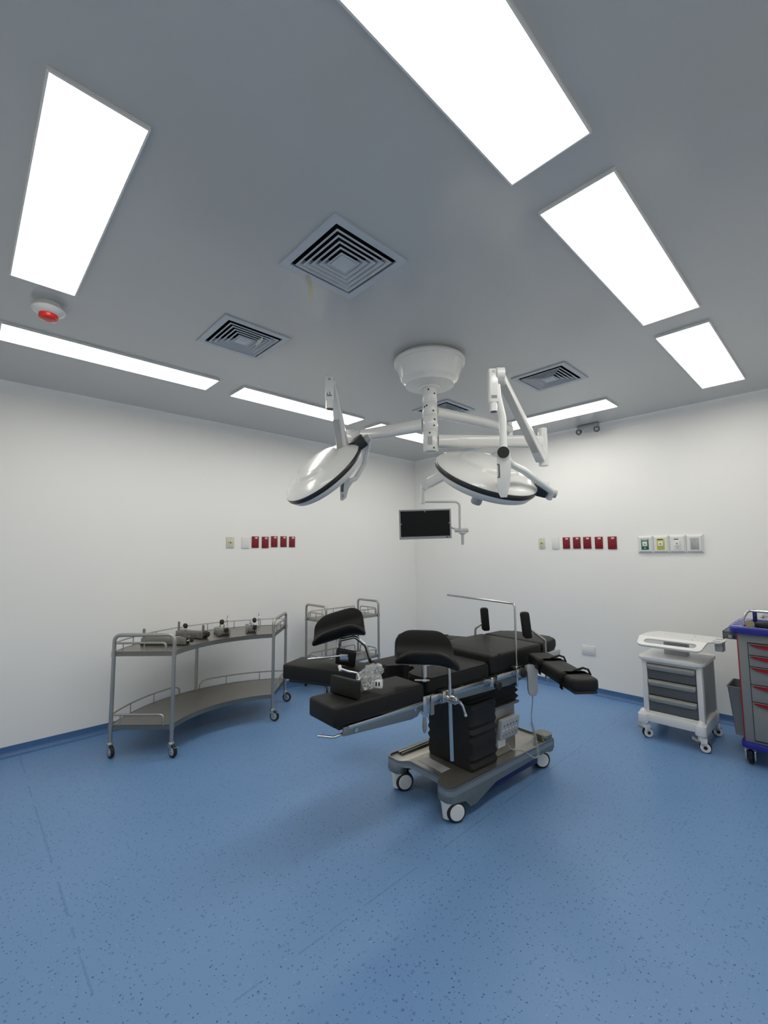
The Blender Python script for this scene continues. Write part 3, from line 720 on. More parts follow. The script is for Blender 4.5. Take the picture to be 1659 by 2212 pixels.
# rail clamps lying on the curved trolley
def clamp_unit(a, b, label, h=0.030, wd=0.032, up1=None, up2=None, knob=None, rod=None, z=0.727):
    a, b = V((*a, z)), V((*b, z)); d = b - a; L = d.length; an = math.atan2(d.y, d.x)
    t = thing('rail_clamp', label, 'clamp', a, an, 'metal rail clamps on the curved trolley')
    g = G(); g.box(0, L, -wd / 2, wd / 2, 0.0, 0.006, 0.001); obj('foot_plate', g, 'rubber', t)
    g = G(); g.box(0.005, L - 0.02, -wd / 2, wd / 2, 0.006, 0.006 + h, 0.002)
    g.box(L - 0.05, L, -wd * .62, -wd * .40, 0.006, h + 0.012, 0.002); g.box(L - 0.05, L, wd * .40, wd * .62, 0.006, h + 0.012, 0.002)
    obj('channel_bar', g, 'alu', t)
    g = G(); g.box(0.03, L - 0.06, -wd * .3, wd * .3, h + 0.004, h + 0.014, 0.002); obj('slide', g, 'steel', t)
    for q in (up1, up2):
        if q:
            g = G(); g.prism(rrect(-0.010, 0.010, 0, q[1], 0.0095), -0.003, 0.003, 0, Matrix.Translation((q[0] * L, 0.0, 0.01)) @ Matrix.Rotation(R(90), 4, 'X')); obj('upright', g, 'alu', t)
    for kx, ky, kz, ax in knob or ():
        c = V((kx * L, ky, kz)); axv = V(ax).normalized()
        g = G(); prof = [(0, -0.013), (0.017, -0.013), (0.020, -0.008), (0.020, 0.008), (0.017, 0.013), (0, 0.013)]
        g.lathe(prof, 12, frame(c, axv)); kk = obj('knob', g, 'rubber', t)
        for s in range(6):
            mm = frame(c, axv) ; ang = s * PI / 3
            g = G(); g.lathe(prof, 8, mm @ Matrix.Translation((0.015 * math.cos(ang), 0.015 * math.sin(ang), 0)) @ Matrix.Scale(0.42, 4)); obj('knob_lobe', g, 'rubber', kk)
        g = G(); g.cyl(c, c - axv * 0.045, 0.005, 8); obj('screw_shaft', g, 'steel', kk)
    if rod:
        g = G(); g.cyl((rod[0] * L, rod[1], 0.01), (rod[0] * L, rod[1], rod[2]), 0.003, 8); obj('rod', g, 'steel', t)
        g = G(); g.lathe([(0, -0.004), (0.016, -0.004), (0.016, 0.004), (0, 0.004)], 16, frame((rod[0] * L, rod[1], rod[2] - 0.04), (0, 1, 0.0))); obj('clamp_disc', g, 'chrome', t)
    return t
clamp_unit((0.335, -3.645), (0.600, -3.395), 'long metal rail clamp at the near end of the curved trolley', 0.046, 0.06, (0.03, 0.11), (0.93, 0.10), [(1.05, 0.02, 0.034, (1, .5, 0.3))])
clamp_unit((0.190, -3.330), (0.455, -3.205), 'second metal rail clamp on the curved trolley, with two black knobs', 0.046, 0.06, (0.03, 0.115), (0.93, 0.10), [(1.06, 0.01, 0.034, (1, .3, .2)), (0.12, 0.045, 0.082, (.2, 1, .2))])
clamp_unit((0.270, -3.010), (0.468, -3.045), 'third rail clamp with a raised black knob and thin rod', 0.044, 0.085, (0.25, 0.085), (0.9, 0.085), [(0.95, -0.02, 0.118, (0.2, -1, 0)), (0.95, 0.02, 0.045, (1, .3, 0))], (0.95, 0.025, 0.17))
clamp_unit((0.310, -2.735), (0.505, -2.815), 'last rail clamp at the far end of the curved trolley', 0.044, 0.075, (0.25, 0.085), (0.85, 0.08), [(0.85, 0.025, 0.105, (0.2, -1, 0)), (0.95, 0.03, 0.045, (1, .3, 0))], (0.9, 0.062, 0.165))

# ------------------------------------------------------------------ small two-tier trolley
AX, AY, BX, BY = 0.065, -1.950, 0.425, -1.215
t = thing('small_trolley', 'small rectangular two-tier steel trolley behind the operating table', 'trolley', ((AX + BX) / 2, (AY + BY) / 2, 0))
hx, hy = (BX - AX) / 2, (BY - AY) / 2
for nm, z in (('bottom_shelf', 0.275), ('top_shelf', 0.725)):
    g = G(); g.box(-hx, hx, -hy, hy, z - 0.028, z, 0.002); sh = obj(nm, g, 'shelf', t)
    for sx in (-1, 1):
        for sy in (-1, 1):
            g = G(); g.cyl((sx * hx, sy * hy, z - 0.03), (sx * hx, sy * hy, z + 0.006), 0.0165, 12); obj('corner_clamp', g, 'chrome', sh)
    rz = z + 0.065
    for sx in (-1, 1):
        pth = fillet([(sx * hx, -hy + 0.05, z), (sx * hx, -hy + 0.05, rz), (sx * hx, hy - 0.05, rz), (sx * hx, hy - 0.05, z)], 0.03)
        rail(pth, sh, 0.006, [(sx * hx, -hy + 0.05 + (2 * hy - 0.1) * s, rz) for s in (.25, .5, .75)], z)
    for sy in (-1, 1):
        pth = fillet([(-hx + 0.04, sy * hy, z), (-hx + 0.04, sy * hy, rz), (hx - 0.04, sy * hy, rz), (hx - 0.04, sy * hy, z)], 0.03)
        rail(pth, sh, 0.006, [(0, sy * hy, rz)], z)
for sy in (-1, 1):
    g = G(); g.tube(fillet([(-hx, sy * hy, 0.10), (-hx, sy * hy, 0.868), (hx, sy * hy, 0.868), (hx, sy * hy, 0.10)], 0.045, 6), 0.0125, 14); obj('end_frame', g, 'steel', t)
for sx in (-1, 1):
    for sy in (-1, 1): caster(t, sx * hx, sy * hy, 0.16, 0.042, R(150 if sx < 0 else -20), brake=False)

# ------------------------------------------------------------------ white drawer cart
WX, WY = 3.190, -0.625
ZS = 0.762; YH = -0.800
t = thing('drawer_cart', 'white medical cart with three grey drawers beside the blue and red cart', 'cart', (WX, WY, 0))
x0, x1, y0, y1 = 2.972 - WX, 3.408 - WX, -0.862 - WY, -0.390 - WY
g = G()
g.prism(rrect(x0 + .012, x1 - .012, y0 + 0.012, y1, 0.03), 0.128, 0.190, 0.008); base = obj('base_frame', g, 'white', t)
for xs_ in (x0 + 0.004, x1 - 0.024):
    g = G(); g.box(xs_, xs_ + 0.020, y0 + 0.05, y1 - 0.03, 0.100, 0.186, 0.006); obj('side_skirt', g, 'white', base)
for sx in (0, 1):
    for sy in (0, 1):
        cx = x0 + 0.035 if sx == 0 else x1 - 0.035; cy = y0 + 0.038 if sy == 0 else y1 - 0.038
        g = G(); g.prism(rrect(cx - 0.036, cx + 0.036, cy - 0.040, cy + 0.040, 0.022), 0.112, 0.182, 0.006)
        g.lathe([(0, 0.215), (0.012, 0.212), (0.026, 0.196), (0.034, 0.178), (0, 0.175)], 20, Matrix.Translation((cx, cy, 0))); obj('corner_bumper', g, 'white', base)
# body: front frame with posts, side panels pinched in
bx0, bx1 = 3.010 - WX, 3.400 - WX
by0, by1 = -0.83 - WY, -0.42 - WY
g = G()
g.box(bx0, bx0 + 0.037, by0, by0 + 0.05, 0.186, 0.592, 0.006); g.box(bx1 - 0.037, bx1, by0, by0 + 0.05, 0.186, 0.592, 0.006)
g.box(bx0 + 0.03, bx1 - 0.03, by0 + 0.002, by0 + 0.05, 0.563, 0.592, 0.003); g.box(bx0 + 0.03, bx1 - 0.03, by0 + 0.002, by0 + 0.05, 0.186, 0.206, 0.003)
obj('front_frame', g, 'wplas', t)
for sx in (-1, 1):
    xx0 = bx0 if sx < 0 else bx1
    pts = [(xx0, by0 + 0.045), (xx0 + (0.03 if sx < 0 else -0.03), by0 + 0.12), (xx0 + (0.034 if sx < 0 else -0.034), by0 + 0.2), (xx0 + (0.03 if sx < 0 else -0.03), by0 + 0.30), (xx0, by1)]
    inn = [(x - sx * 0.02, y) for x, y in pts[::-1]]
    pl = pts + inn
    g = G(); g.prism(pl if sx > 0 else pl, 0.186, 0.592); obj('side_panel', g, 'lgrey', t, angle=50)
g = G(); g.box(bx0, bx1, by1 - 0.012, by1, 0.186, 0.592, 0.003); obj('back_panel', g, 'wplas', t)
g = G(); g.box(bx0 + 0.060, bx1 - 0.060, by0 + 0.06, by1 - 0.015, 0.19, 0.585); obj('carcass', g, 'ink', t)
dz = [(0.212, 0.325), (0.331, 0.443), (0.449, 0.560)]
for a, b in dz:
    g = G(); g.box(bx0 + 0.040, bx1 - 0.040, by0 + 0.006, by0 + 0.10, a, b, 0.002); dr_ = obj('drawer', g, 'dgrey', t)
    g = G()
    prof = [(0.0, 0.0), (-0.024, -0.004), (-0.030, -0.014), (-0.028, -0.026), (-0.016, -0.042), (0.0, -0.038)]
    tb = bmesh.new(); xa, xb = bx0 + 0.042, bx1 - 0.042; rows = []
    for x, sc in ((xa, .7), (xa + 0.012, 1), (xb - 0.012, 1), (xb, .7)):
        rows.append([tb.verts.new((x, by0 + 0.008 + o * sc, b - 0.001 + zz * sc)) for o, zz in prof])
    for ra, rb in zip(rows, rows[1:]):
        for k in range(len(prof)): tb.faces.new((ra[k], ra[(k + 1) % 6], rb[(k + 1) % 6], rb[k]))
    tb.faces.new(rows[0][::-1]); tb.faces.new(rows[-1]); g._merge(tb); obj('drawer_handle', g, 'handle', dr_)
g = G(); g.prism(rrect(2.990 - WX, 3.418 - WX, -0.862 - WY, -0.40 - WY, 0.05, 6), 0.588, 0.612, 0.008); obj('deck', g, 'wplas', t)
g = G(); g.box(3.125 - WX, 3.275 - WX, -0.66 - WY, -0.56 - WY, 0.610, ZS - 0.010, 0.004); obj('pedestal', g, 'lgrey', t)
# top shelf plate with a slot that makes the push handle
sx = lambda pts: [(x - WX, y - WY) for x, y in pts]
ol = [V((x, y, 0)) for x, y in ((3.030, YH), (3.440, YH), (3.470, -0.745), (3.512, -0.735), (3.520, -0.66), (3.512, -0.56), (3.44, -0.50), (3.06, -0.50), (3.010, -0.60), (3.000, YH))]
c0 = ol[0].lerp(ol[1], .5)
ol = fillet([c0, ol[1]] + ol[2:] + [c0], [0.001, 0.02, 0.02, 0.03, 0.04, 0.06, 0.06, 0.05, 0.001], 5)[:-1]
g = G(); g.plate(sx([(p.x, p.y) for p in ol]), [], ZS - 0.010, ZS); sh = obj('top_shelf', g, 'white', t, angle=30)
# the front plate in its own plane: y runs forward from the fold line
fo = fillet([V((3.22, 0.0, 0)), V((3.440, 0.0, 0)), V((3.418, -0.135, 0)), V((3.012, -0.135, 0)), V((3.000, 0.0, 0)), V((3.22, 0.0, 0))], [0.001, 0.04, 0.05, 0.001], 6)[:-1]
fh = rrect(3.050, 3.385, -0.100, -0.038, 0.028, 5)
mfold = Matrix.Translation((0, YH - WY, ZS)) @ Matrix.Rotation(R(21), 4, 'X')
g = G(); g.plate([(p.x - WX, p.y) for p in fo], [[(x - WX, y) for x, y in fh]], -0.010, 0.0, mfold); fp = obj('push_handle', g, 'white', t, angle=30)
g = G(); g.tube([mfold @ V(p) for p in fillet([(3.020 - WX, -0.08, -0.010), (3.028 - WX, -0.124, -0.010), (3.402 - WX, -0.124, -0.010), (3.410 - WX, -0.08, -0.010)], 0.03)], 0.011, 12); obj('handle_grip', g, 'white', fp)
for px, py in ((3.09, -0.76), (3.13, -0.62), (3.34, -0.76), (3.33, -0.62)):
    g = G(); g.cyl((px - WX, py - WY, ZS - 0.0005), (px - WX, py - WY, ZS + 0.0015), 0.006, 10); obj('rubber_stud', g, 'lgrey', sh)
for yy_ in (-0.70, -0.60):
    g = G(); g.box(3.455 - WX, 3.500 - WX, yy_ - 0.006 - WY, yy_ + 0.006 - WY, ZS - 0.0005, ZS + 0.0012, 0.0005); obj('slot', g, 'dgrey', sh)
g = G(); g.prism(rrect(3.462 - WX, 3.514 - WX, -0.70 - WY, -0.62 - WY, 0.010), 0.690, ZS - 0.0105, 0.003); obj('probe_cup', g, 'lgrey', t)
def wcaster(parent, x, y, ang):
    d = V((math.cos(ang), math.sin(ang), 0)); s = V((-d.y, d.x, 0)); r = 0.037; c = V((x, y, 0)) + d * 0.018 + V((0, 0, r))
    g = G(); g.cyl((x, y, 0.114), (x, y, 0.074), 0.026, 20, r2=0.024)
    for q in (-1, 1):
        g.lathe([(0, -0.004), (0.030, -0.004), (0.032, 0), (0.030, 0.004), (0, 0.004)], 24, frame(c + s * q * 0.021, s))
        g.box(-0.026, 0.014, -0.004, 0.004, 0.0, 0.058, 0.003, Matrix.Translation(c + s * q * 0.021 + V((0, 0, 0.006))) @ Matrix.Rotation(ang, 4, 'Z'))
    f = obj('caster', g, 'white', parent)
    g = G(); wheel_profile(g, c, s, r, 0.030); obj('wheel', g, 'rubber', f)
    for q in (-1, 1):
        g = G(); g.cyl(c + s * q * 0.024, c + s * q * 0.0265, 0.0125, 16); obj('axle_cap', g, 'ink', f)
    g = G(); g.box(-0.02, 0.022, -0.016, 0.016, -0.008, 0.010, 0.004, Matrix.Translation(V((x, y, 0.078)) - d * 0.040) @ Matrix.Rotation(ang, 4, 'Z') @ Matrix.Rotation(R(20), 4, 'Y')); obj('brake_pedal', g, 'handle', f)
for cx, cy, an in ((x0 + 0.035, y0 + 0.038, 40), (x1 - 0.035, y0 + 0.038, 10), (x0 + 0.035, y1 - 0.038, 60), (x1 - 0.035, y1 - 0.038, 30)): wcaster(t, cx, cy, R(an))

# ------------------------------------------------------------------ blue and red emergency cart
BX0, BX1, BY0, BY1 = 3.620, 4.180, -0.850, -0.420
t = thing('emergency_cart', 'grey emergency cart with red drawer handles and blue top, at the right edge', 'cart', (3.90, -0.635, 0))
ox, oy = 3.90, -0.635
g = G(); g.prism(rrect(BX0 - ox, BX1 - ox, BY0 - oy, BY1 - oy, 0.012), 0.150, 0.862, 0.003); obj('body', g, 'mgrey', t)
g = G(); g.box(BX0 - ox - 0.004, BX0 - ox + 0.006, BY0 - oy + 0.004, BY0 - oy + 0.03, 0.150, 0.855, 0.002); obj('corner_strip', g, 'red', t)
g = G(); g.prism(rrect(BX0 - ox - 0.020, BX1 - ox + 0.02, BY0 - oy - 0.022, BY1 - oy + 0.02, 0.04), 0.112, 0.155, 0.008); obj('base_bumper', g, 'blue', t)
zz = [0.800, 0.722, 0.648, 0.532, 0.420, 0.172]
g = G(); g.box(3.672 - ox, BX1 - ox - 0.03, BY0 - oy - 0.0015, BY0 - oy + 0.01, zz[-1] - 0.006, zz[0] + 0.006); obj('drawer_opening', g, 'ink', t)
for a, b in zip(zz[1:], zz):
    g = G(); g.box(3.677 - ox, BX1 - ox - 0.035, BY0 - oy - 0.010, BY0 - oy + 0.06, a + 0.003, b - 0.003, 0.002); dr_ = obj('drawer', g, 'mgrey', t)
    g = G(); n = 20; xa, xb = 3.682 - ox, BX1 - ox - 0.04; tp_ = []; bt = []
    for k in range(n + 1):
        s = k / n; x = xa + (xb - xa) * s; tp_.append((x, b - 0.006)); bt.append((x, b - 0.0075 - 0.030 * math.sin(PI * min(1, max(0, s))) ** 0.55))
    g.prism([(x, z) for x, z in tp_] + [(x, z) for x, z in bt[::-1]], 0.0, 0.016, 0.002, Matrix.Translation((0, BY0 - oy - 0.008, 0)) @ Matrix.Rotation(R(90), 4, 'X')); obj('drawer_handle', g, 'red', dr_)
# moulded blue top with a raised lip and finger recesses
g = G(); g.prism(rrect(3.578 - ox, BX1 - ox + 0.05, BY0 - oy - 0.035, BY1 - oy + 0.03, 0.05, 5), 0.862, 0.900, 0.008); top = obj('blue_top', g, 'blue', t)
g = G(); g.plate(rrect(3.580 - ox, BX1 - ox + 0.048, BY0 - oy - 0.033, BY1 - oy + 0.028, 0.05, 5), [rrect(3.655 - ox, BX1 - ox + 0.02, BY0 - oy - 0.012, BY1 - oy + 0.008, 0.03, 5)], 0.898, 0.908); obj('top_lip', g, mat('pale_blue_edge', (0.16, 0.17, 0.46), 0.3), top)
for yy_, wx in ((-0.79, .045), (-0.70, .06), (-0.60, .055)):
    g = G(); g.prism(rrect(3.592 - ox, 3.592 - ox + wx, yy_ - 0.022 - oy, yy_ + 0.022 - oy, 0.014), 0.9075, 0.9088); obj('finger_recess', g, 'navy', top)
g = G(); g.tube(fillet([(3.655 - ox, -0.83 - oy, 0.905), (3.655 - ox, -0.83 - oy, 0.955), (3.685 - ox, -0.82 - oy, 1.012), (4.16 - ox, -0.82 - oy, 1.012), (4.19 - ox, -0.83 - oy, 0.95), (4.19 - ox, -0.83 - oy, 0.905)], 0.03), 0.0085, 12); obj('guard_rail', g, 'chrome', t)
for px in (3.700, 4.13):
    g = G(); g.box(px - ox - 0.012, px - ox + 0.012, -0.66 - oy, -0.645 - oy, 0.905, 1.005, 0.003); obj('rail_support', g, 'navy', t)
g = G(); g.box(3.532 - ox, 3.640 - ox, -0.80 - oy, -0.50 - oy, 0.842, 0.858, 0.003); g.box(3.532 - ox, 3.542 - ox, -0.80 - oy, -0.50 - oy, 0.800, 0.858, 0.003); g.box(3.54 - ox, 3.622 - ox, -0.80 - oy, -0.792 - oy, 0.806, 0.845, 0.002); sl = obj('pull_out_shelf', g, 'dgrey', t)
g = G(); g.box(3.565 - ox, 3.585 - ox, -0.8025 - oy, -0.7995 - oy, 0.815, 0.832); obj('slide_label', g, 'lgrey', sl)
g = G(); g.box(3.592 - ox, 3.602 - ox, -0.8035 - oy, -0.7995 - oy, 0.815, 0.830, 0.002); obj('latch', g, 'ink', sl)
def bcaster(parent, x, y):
    r = 0.047; c = V((x, y, r)); g = G()
    g.lathe([(0, 0.012), (0.024, 0.012), (0.026, 0.0), (0, 0.0)], 20, Matrix.Translation((x, y, 0.101)))
    g.box(-0.030, 0.030, -0.026, 0.026, 0.094, 0.104, 0.004, Matrix.Translation((x, y, 0)))
    for q in (-1, 1):
        g.prism(rrect(-0.026, 0.026, -0.030, 0.055, 0.022), -0.0055, 0.0055, 0.002, Matrix.Translation(c + V((q * 0.024, 0, 0))) @ Matrix.Rotation(R(90), 4, 'Z') @ Matrix.Rotation(R(90), 4, 'X'))
    f = obj('caster', g, 'chrome', parent)
    g = G(); wheel_profile(g, c, (1, 0, 0), r, 0.028); obj('wheel', g, 'rubber', f)
    g = G(); g.box(-0.014, 0.014, -0.052, -0.030, 0.062, 0.092, 0.004, Matrix.Translation((x, y, 0))); obj('brake_pedal', g, 'rubber', f)
for cx in (3.640, 4.14):
    for cy in (-0.80, -0.47): bcaster(t, cx - ox, cy - oy)
# waste bin hooked on the cart's side
t = thing('waste_bin', 'open grey waste bin hanging on the side of the emergency cart', 'bin', (3.560, -0.60, 0.135))
tb = bmesh.new()
def ringv(x0, x1, y0, y1, z, r): return [tb.verts.new((x, y, z)) for x, y in rrect(x0, x1, y0, y1, r, 3)]
r1 = ringv(-0.012, 0.052, -0.10, 0.10, 0, 0.012); r2_ = ringv(-0.036, 0.052, -0.13, 0.13, 0.322, 0.015); r3 = ringv(-0.042, 0.053, -0.136, 0.136, 0.330, 0.015); r4 = ringv(-0.032, 0.047, -0.126, 0.126, 0.332, 0.013); r5 = ringv(-0.008, 0.046, -0.095, 0.095, 0.006, 0.010)
for a, b in ((r1, r2_), (r2_, r3), (r3, r4), (r4, r5)):
    n = len(a)
    for k in range(n): tb.faces.new((a[k], a[(k + 1) % n], b[(k + 1) % n], b[k]))
tb.faces.new(r1[::-1]); tb.faces.new(r5)
g = G(); g._merge(tb); obj('bin_body', g, 'mgrey', t)
g = G(); g.box(0.050, 0.0545, -0.06, 0.06, 0.27, 0.325, 0.001); obj('hook_plate', g, 'mgrey', t)
# things on the blue top
g = G(); g.box(3.712, 4.10, -0.80, -0.69, 0.9005, 0.932, 0.006); tag(obj('black_tray', g, 'rubber'), 'low black tray on the blue cart top', 'tray')
g = G()
pf = [(0.024 * (1 + 0.06 * (k % 2)) * math.cos(2 * PI * k / 16), 0.024 * (1 + 0.06 * (k % 2)) * math.sin(2 * PI * k / 16)) for k in range(16)]
g.prism(pf, -0.005, 0.005, 0.001, frame((3.692, -0.826, 0.9255), (0.15, -1, 0.15), (1, 0, 0))); tag(obj('tan_disc', g, 'tan'), 'small tan serrated disc leaning on the black tray', 'disc')

def crumple(name, c, s, seed, m, label, cat, rot=0, sub=4):
    tb = bmesh.new(); bmesh.ops.create_icosphere(tb, subdivisions=sub, radius=1.0)
    lowest = 9
    for v in tb.verts:
        q = v.co.copy() * 1.9 + V((seed, seed * 1.7, -seed))
        k = 1 + 0.42 * noise.noise(q) + 0.24 * abs(noise.noise(q * 2.7)) + 0.10 * noise.noise(q * 6)
        v.co = Matrix.Rotation(rot, 3, 'Z') @ V((v.co.x * s[0] * k, v.co.y * s[1] * k, v.co.z * s[2] * k))
        lowest = min(lowest, v.co.z)
    for v in tb.verts: v.co.z = max(v.co.z - lowest, 0.0)
    o_ = thing(name, label, cat, c)
    g = G(); g._merge(tb); obj('film', g, m, o_, angle=24)
    return o_
o_ = crumple('plastic_bag', (3.83, -0.745, 0.933), (0.085, 0.045, 0.028), 3.1, 'bag', 'clear plastic bag with metal pieces in the black tray', 'plastic bag')
g = G(); g.tube(fillet([(-0.04, -0.01, 0.03), (0.0, -0.015, 0.045), (0.05, 0.0, 0.038), (0.09, 0.01, 0.045)], 0.02), 0.006, 10); obj('metal_piece', g, 'chrome', o_)

# ------------------------------------------------------------------ operating table (local: u across, w along to the head end)
TO = (2.45, -2.22, 0.0); TR_ = R(-4.5)
t = thing('operating_table', 'black padded operating table on a white-wheeled steel base in the centre', 'operating table', TO, TR_)
# --- base
g = G()
ol = [(-0.25, -0.555), (-0.15, -0.555), (-0.12, -0.50), (0.14, -0.50), (0.17, -0.565), (0.25, -0.565), (0.27, -0.54), (0.262, 0.455), (0.24, 0.475), (0.16, 0.475), (0.12, 0.43), (-0.12, 0.43), (-0.16, 0.475), (-0.24, 0.475), (-0.262, 0.455), (-0.27, -0.53)]
olf = [V((x, y, 0)) for x, y in ol]; c0 = olf[3].lerp(olf[2], .5)
olf = fillet([c0] + olf[3:] + olf[:3] + [c0], 0.045, 4)[:-1]
ol2 = [(p.x, p.y) for p in olf]
g.prism(ol2, 0.150, 0.178, 0.002); bs = obj('base_plate', g, 'steel', t)
g = G()
inn = [(x * 0.965, y * 0.985) for x, y in ol2]
g.plate(ol2, [inn], 0.176, 0.190); obj('raised_edge', g, 'alu', bs)
for su in (-1, 1):    # deep side aprons with the slanted cut
    pr = [(-0.540, 0.180), (-0.545, 0.110), (-0.435, 0.095), (-0.40, 0.052), (-0.35, 0.050), (-0.17, 0.112), (0.30, 0.125), (0.455, 0.125), (0.455, 0.180)]
    mm = Matrix(((0, 0, 1, 0), (1, 0, 0, 0), (0, 1, 0, 0), (0, 0, 0, 1)))
    g = G(); g.prism(pr, 0.252 if su > 0 else -0.262, 0.262 if su > 0 else -0.252, 0.002, mm); obj('side_apron', g, 'alu', bs)
g = G(); g.box(-0.225, 0.225, -0.22, 0.32, 0.055, 0.155, 0.01); obj('under_cover', g, 'navy', bs)
for su, sw in ((-1, -1), (1, -1), (-1, 1), (1, 1)):
    cu, cw = su * 0.205, (-0.515 if sw < 0 else 0.43)
    g = G(); g.prism(rrect(cu - 0.055, cu + 0.055, cw - 0.045, cw + 0.045, 0.040), 0.110, 0.152, 0.002); obj('corner_block', g, 'alu', bs)
    if sw > 0:
        g = G(); g.prism(rrect(cu - 0.05, cu + 0.05, cw - 0.06, cw + 0.04, 0.035), 0.178, 0.215, 0.004); obj('corner_cap', g, 'alu', bs)
    # twin wheel caster, white housing
    x, y, r = cu, cw, 0.054; an = R(68 if sw < 0 else (235 if su > 0 else 120))
    d = V((math.cos(an), math.sin(an), 0)); s = V((-d.y, d.x, 0)); c = V((x, y, r)) + d * 0.034 - V((0, 0, 0.0))
    g = G(); g.cyl((x, y, 0.112), (x, y, 0.096), 0.041, 28); g.cyl((x, y, 0.098), (x, y, 0.018), 0.038, 28, r2=0.030)
    g.box(-0.02, 0.055, -0.013, 0.013, 0.022, 0.092, 0.008, Matrix.Translation((x, y, 0)) @ Matrix.Rotation(an, 4, 'Z'))
    f = obj('caster', g, 'white', t)
    for q in (-1, 1):
        g = G(); wheel_profile(g, c + s * q * 0.030, s, r, 0.026, 32); wo = obj('wheel', g, 'rubber', f)
        g = G(); g.lathe([(0, -0.002), (r * .76, -0.002), (r * .78, 0.0), (r * .72, 0.004), (0, 0.006)], 32, frame(c + s * q * 0.0425, s * q)); obj('wheel_disc', g, 'white', f)
g = G(); g.box(-0.255, -0.235, -0.47, -0.20, 0.178, 0.192, 0.002); g.box(-0.222, -0.215, -0.47, -0.20, 0.178, 0.192, 0.001); sl = obj('slot_rail', g, 'alu', bs)
g = G(); g.box(-0.235, -0.222, -0.47, -0.21, 0.178, 0.1805); obj('slot', g, 'ink', bs)
g = G(); g.box(-0.10, 0.09, -0.44, -0.37, 0.178, 0.1805); obj('name_plate', g, 'lgrey', bs)
# --- column with bellows
def bellows(name, u0, u1, w0, w1, z0, z1, n, dpt=0.014):
    g = G(); tb = bmesh.new(); rings = []
    for k in range(2 * n + 1):
        z = z0 + (z1 - z0) * k / (2 * n); e = dpt if k % 2 == 0 else 0.0
        jit = 0.004 * math.sin(k * 2.3)
        rings.append([tb.verts.new((x, y, z)) for x, y in rrect(u0 + e + jit, u1 - e + jit, w0 + e, w1 - e, 0.025, 3)])
    for a, b in zip(rings, rings[1:]):
        m_ = len(a)
        for k in range(m_): tb.faces.new((a[k], a[(k + 1) % m_], b[(k + 1) % m_], b[k]))
    tb.faces.new(rings[0][::-1]); tb.faces.new(rings[-1]); g._merge(tb)
    return obj(name, g, 'bellows', t, angle=30)
bellows('lower_bellows', -0.150, 0.215, -0.320, -0.075, 0.178, 0.545, 8, 0.006)
g = G(); g.box(-0.17, 0.180, -0.10, 0.150, 0.178, 0.470, 0.012); ch = obj('column_housing', g, 'steel', t)
g = G(); g.box(-0.20, 0.20, -0.30, 0.17, 0.462, 0.480, 0.004); obj('housing_cap', g, 'alu', ch)
bellows('upper_bellows', -0.175, 0.19, -0.31, 0.19, 0.480, 0.628, 4, 0.012)
# control keypad on the housing, tilted
mk = Matrix.Translation((0.185, 0.045, 0.345)) @ Matrix.Rotation(R(10), 4, 'Y')
g = G(); g.box(0.0, 0.030, -0.092, 0.092, -0.062, 0.062, 0.006, mk); kp = obj('keypad', g, 'lgrey', ch)
for i in range(5):
    for j in range(3):
        g = G(); g.box(0.0295, 0.032, -0.066 + i * 0.032 - 0.006, -0.066 + i * 0.032 + 0.006, 0.028 - j * 0.030 - 0.005, 0.028 - j * 0.030 + 0.005, 0.001, mk); obj('key', g, ('dgrey', 'wplas', 'mgrey')[j], kp)
g = G(); g.box(0.1805, 0.1825, -0.04, 0.035, 0.228, 0.275); obj('rating_sticker', g, 'wplas', ch)
# --- frame and side rails
g = G(); g.box(-0.235, 0.235, -0.70, 0.36, 0.625, 0.672, 0.004); fr = obj('top_frame', g, 'alu', t)
for su in (-1, 1):
    g = G(); g.box(su * 0.273 - 0.005, su * 0.273 + 0.005, -0.700, -0.205, 0.668, 0.698, 0.002); obj('side_rail', g, 'chrome', t)
    g = G(); g.box(su * 0.273 - 0.005, su * 0.273 + 0.005, -0.155, 0.355, 0.673, 0.703, 0.002); obj('side_rail', g, 'chrome', t)
    for wv in (-0.66, -0.44, -0.24, -0.12, 0.08, 0.30):
        g = G(); g.box(min(su * 0.235, su * 0.27), max(su * 0.235, su * 0.27), wv - 0.012, wv + 0.012, 0.676, 0.694, 0.002); obj('rail_spacer', g, 'alu', t)
    # frame side plate below the rail
    g = G(); g.prism([(-0.62, 0.668), (-0.60, 0.630), (0.0, 0.612), (0.30, 0.640), (0.34, 0.668)], su * 0.247 - 0.004, su * 0.247 + 0.004, 0.001, Matrix(((0, 0, 1, 0), (1, 0, 0, 0), (0, 1, 0, 0), (0, 0, 0, 1)))); obj('side_plate', g, 'alu', fr)
# --- cushions
sw0 = -0.695
seat = [(0.252, -0.185), (-0.252, -0.185), (-0.252, sw0), (-0.105, sw0 - 0.005), (-0.085, sw0 + 0.02), (-0.05, -0.600), (0.0, -0.575), (0.05, -0.600), (0.085, sw0 + 0.02), (0.105, sw0 - 0.005), (0.252, sw0)]
g = G(); g.prism([(p.x, p.y) for p in fillet([V((0, -0.185, 0))] + [V((x, y, 0)) for x, y in seat[1:] + seat[:1]] + [V((0, -0.185, 0))], 0.025, 4)[:-1]], 0.690, 0.775, 0.022, seg=4); st = obj('seat_cushion', g, 'black', t)
g = G(); g.box(-0.245, 0.245, -0.69, -0.19, 0.672, 0.690, 0.003) if False else g.prism([(x * 0.97, y * 0.995) for x, y in seat], 0.672, 0.691); obj('seat_board', g, 'rubber', st)
g = G(); g.prism(rrect(-0.252, 0.252, -0.172, 0.372, 0.022), 0.698, 0.812, 0.018, seg=4); bk = obj('back_cushion', g, 'black', t)
g = G(); g.box(-0.240, 0.240, -0.165, 0.365, 0.672, 0.699, 0.003); obj('back_board', g, 'rubber', bk)
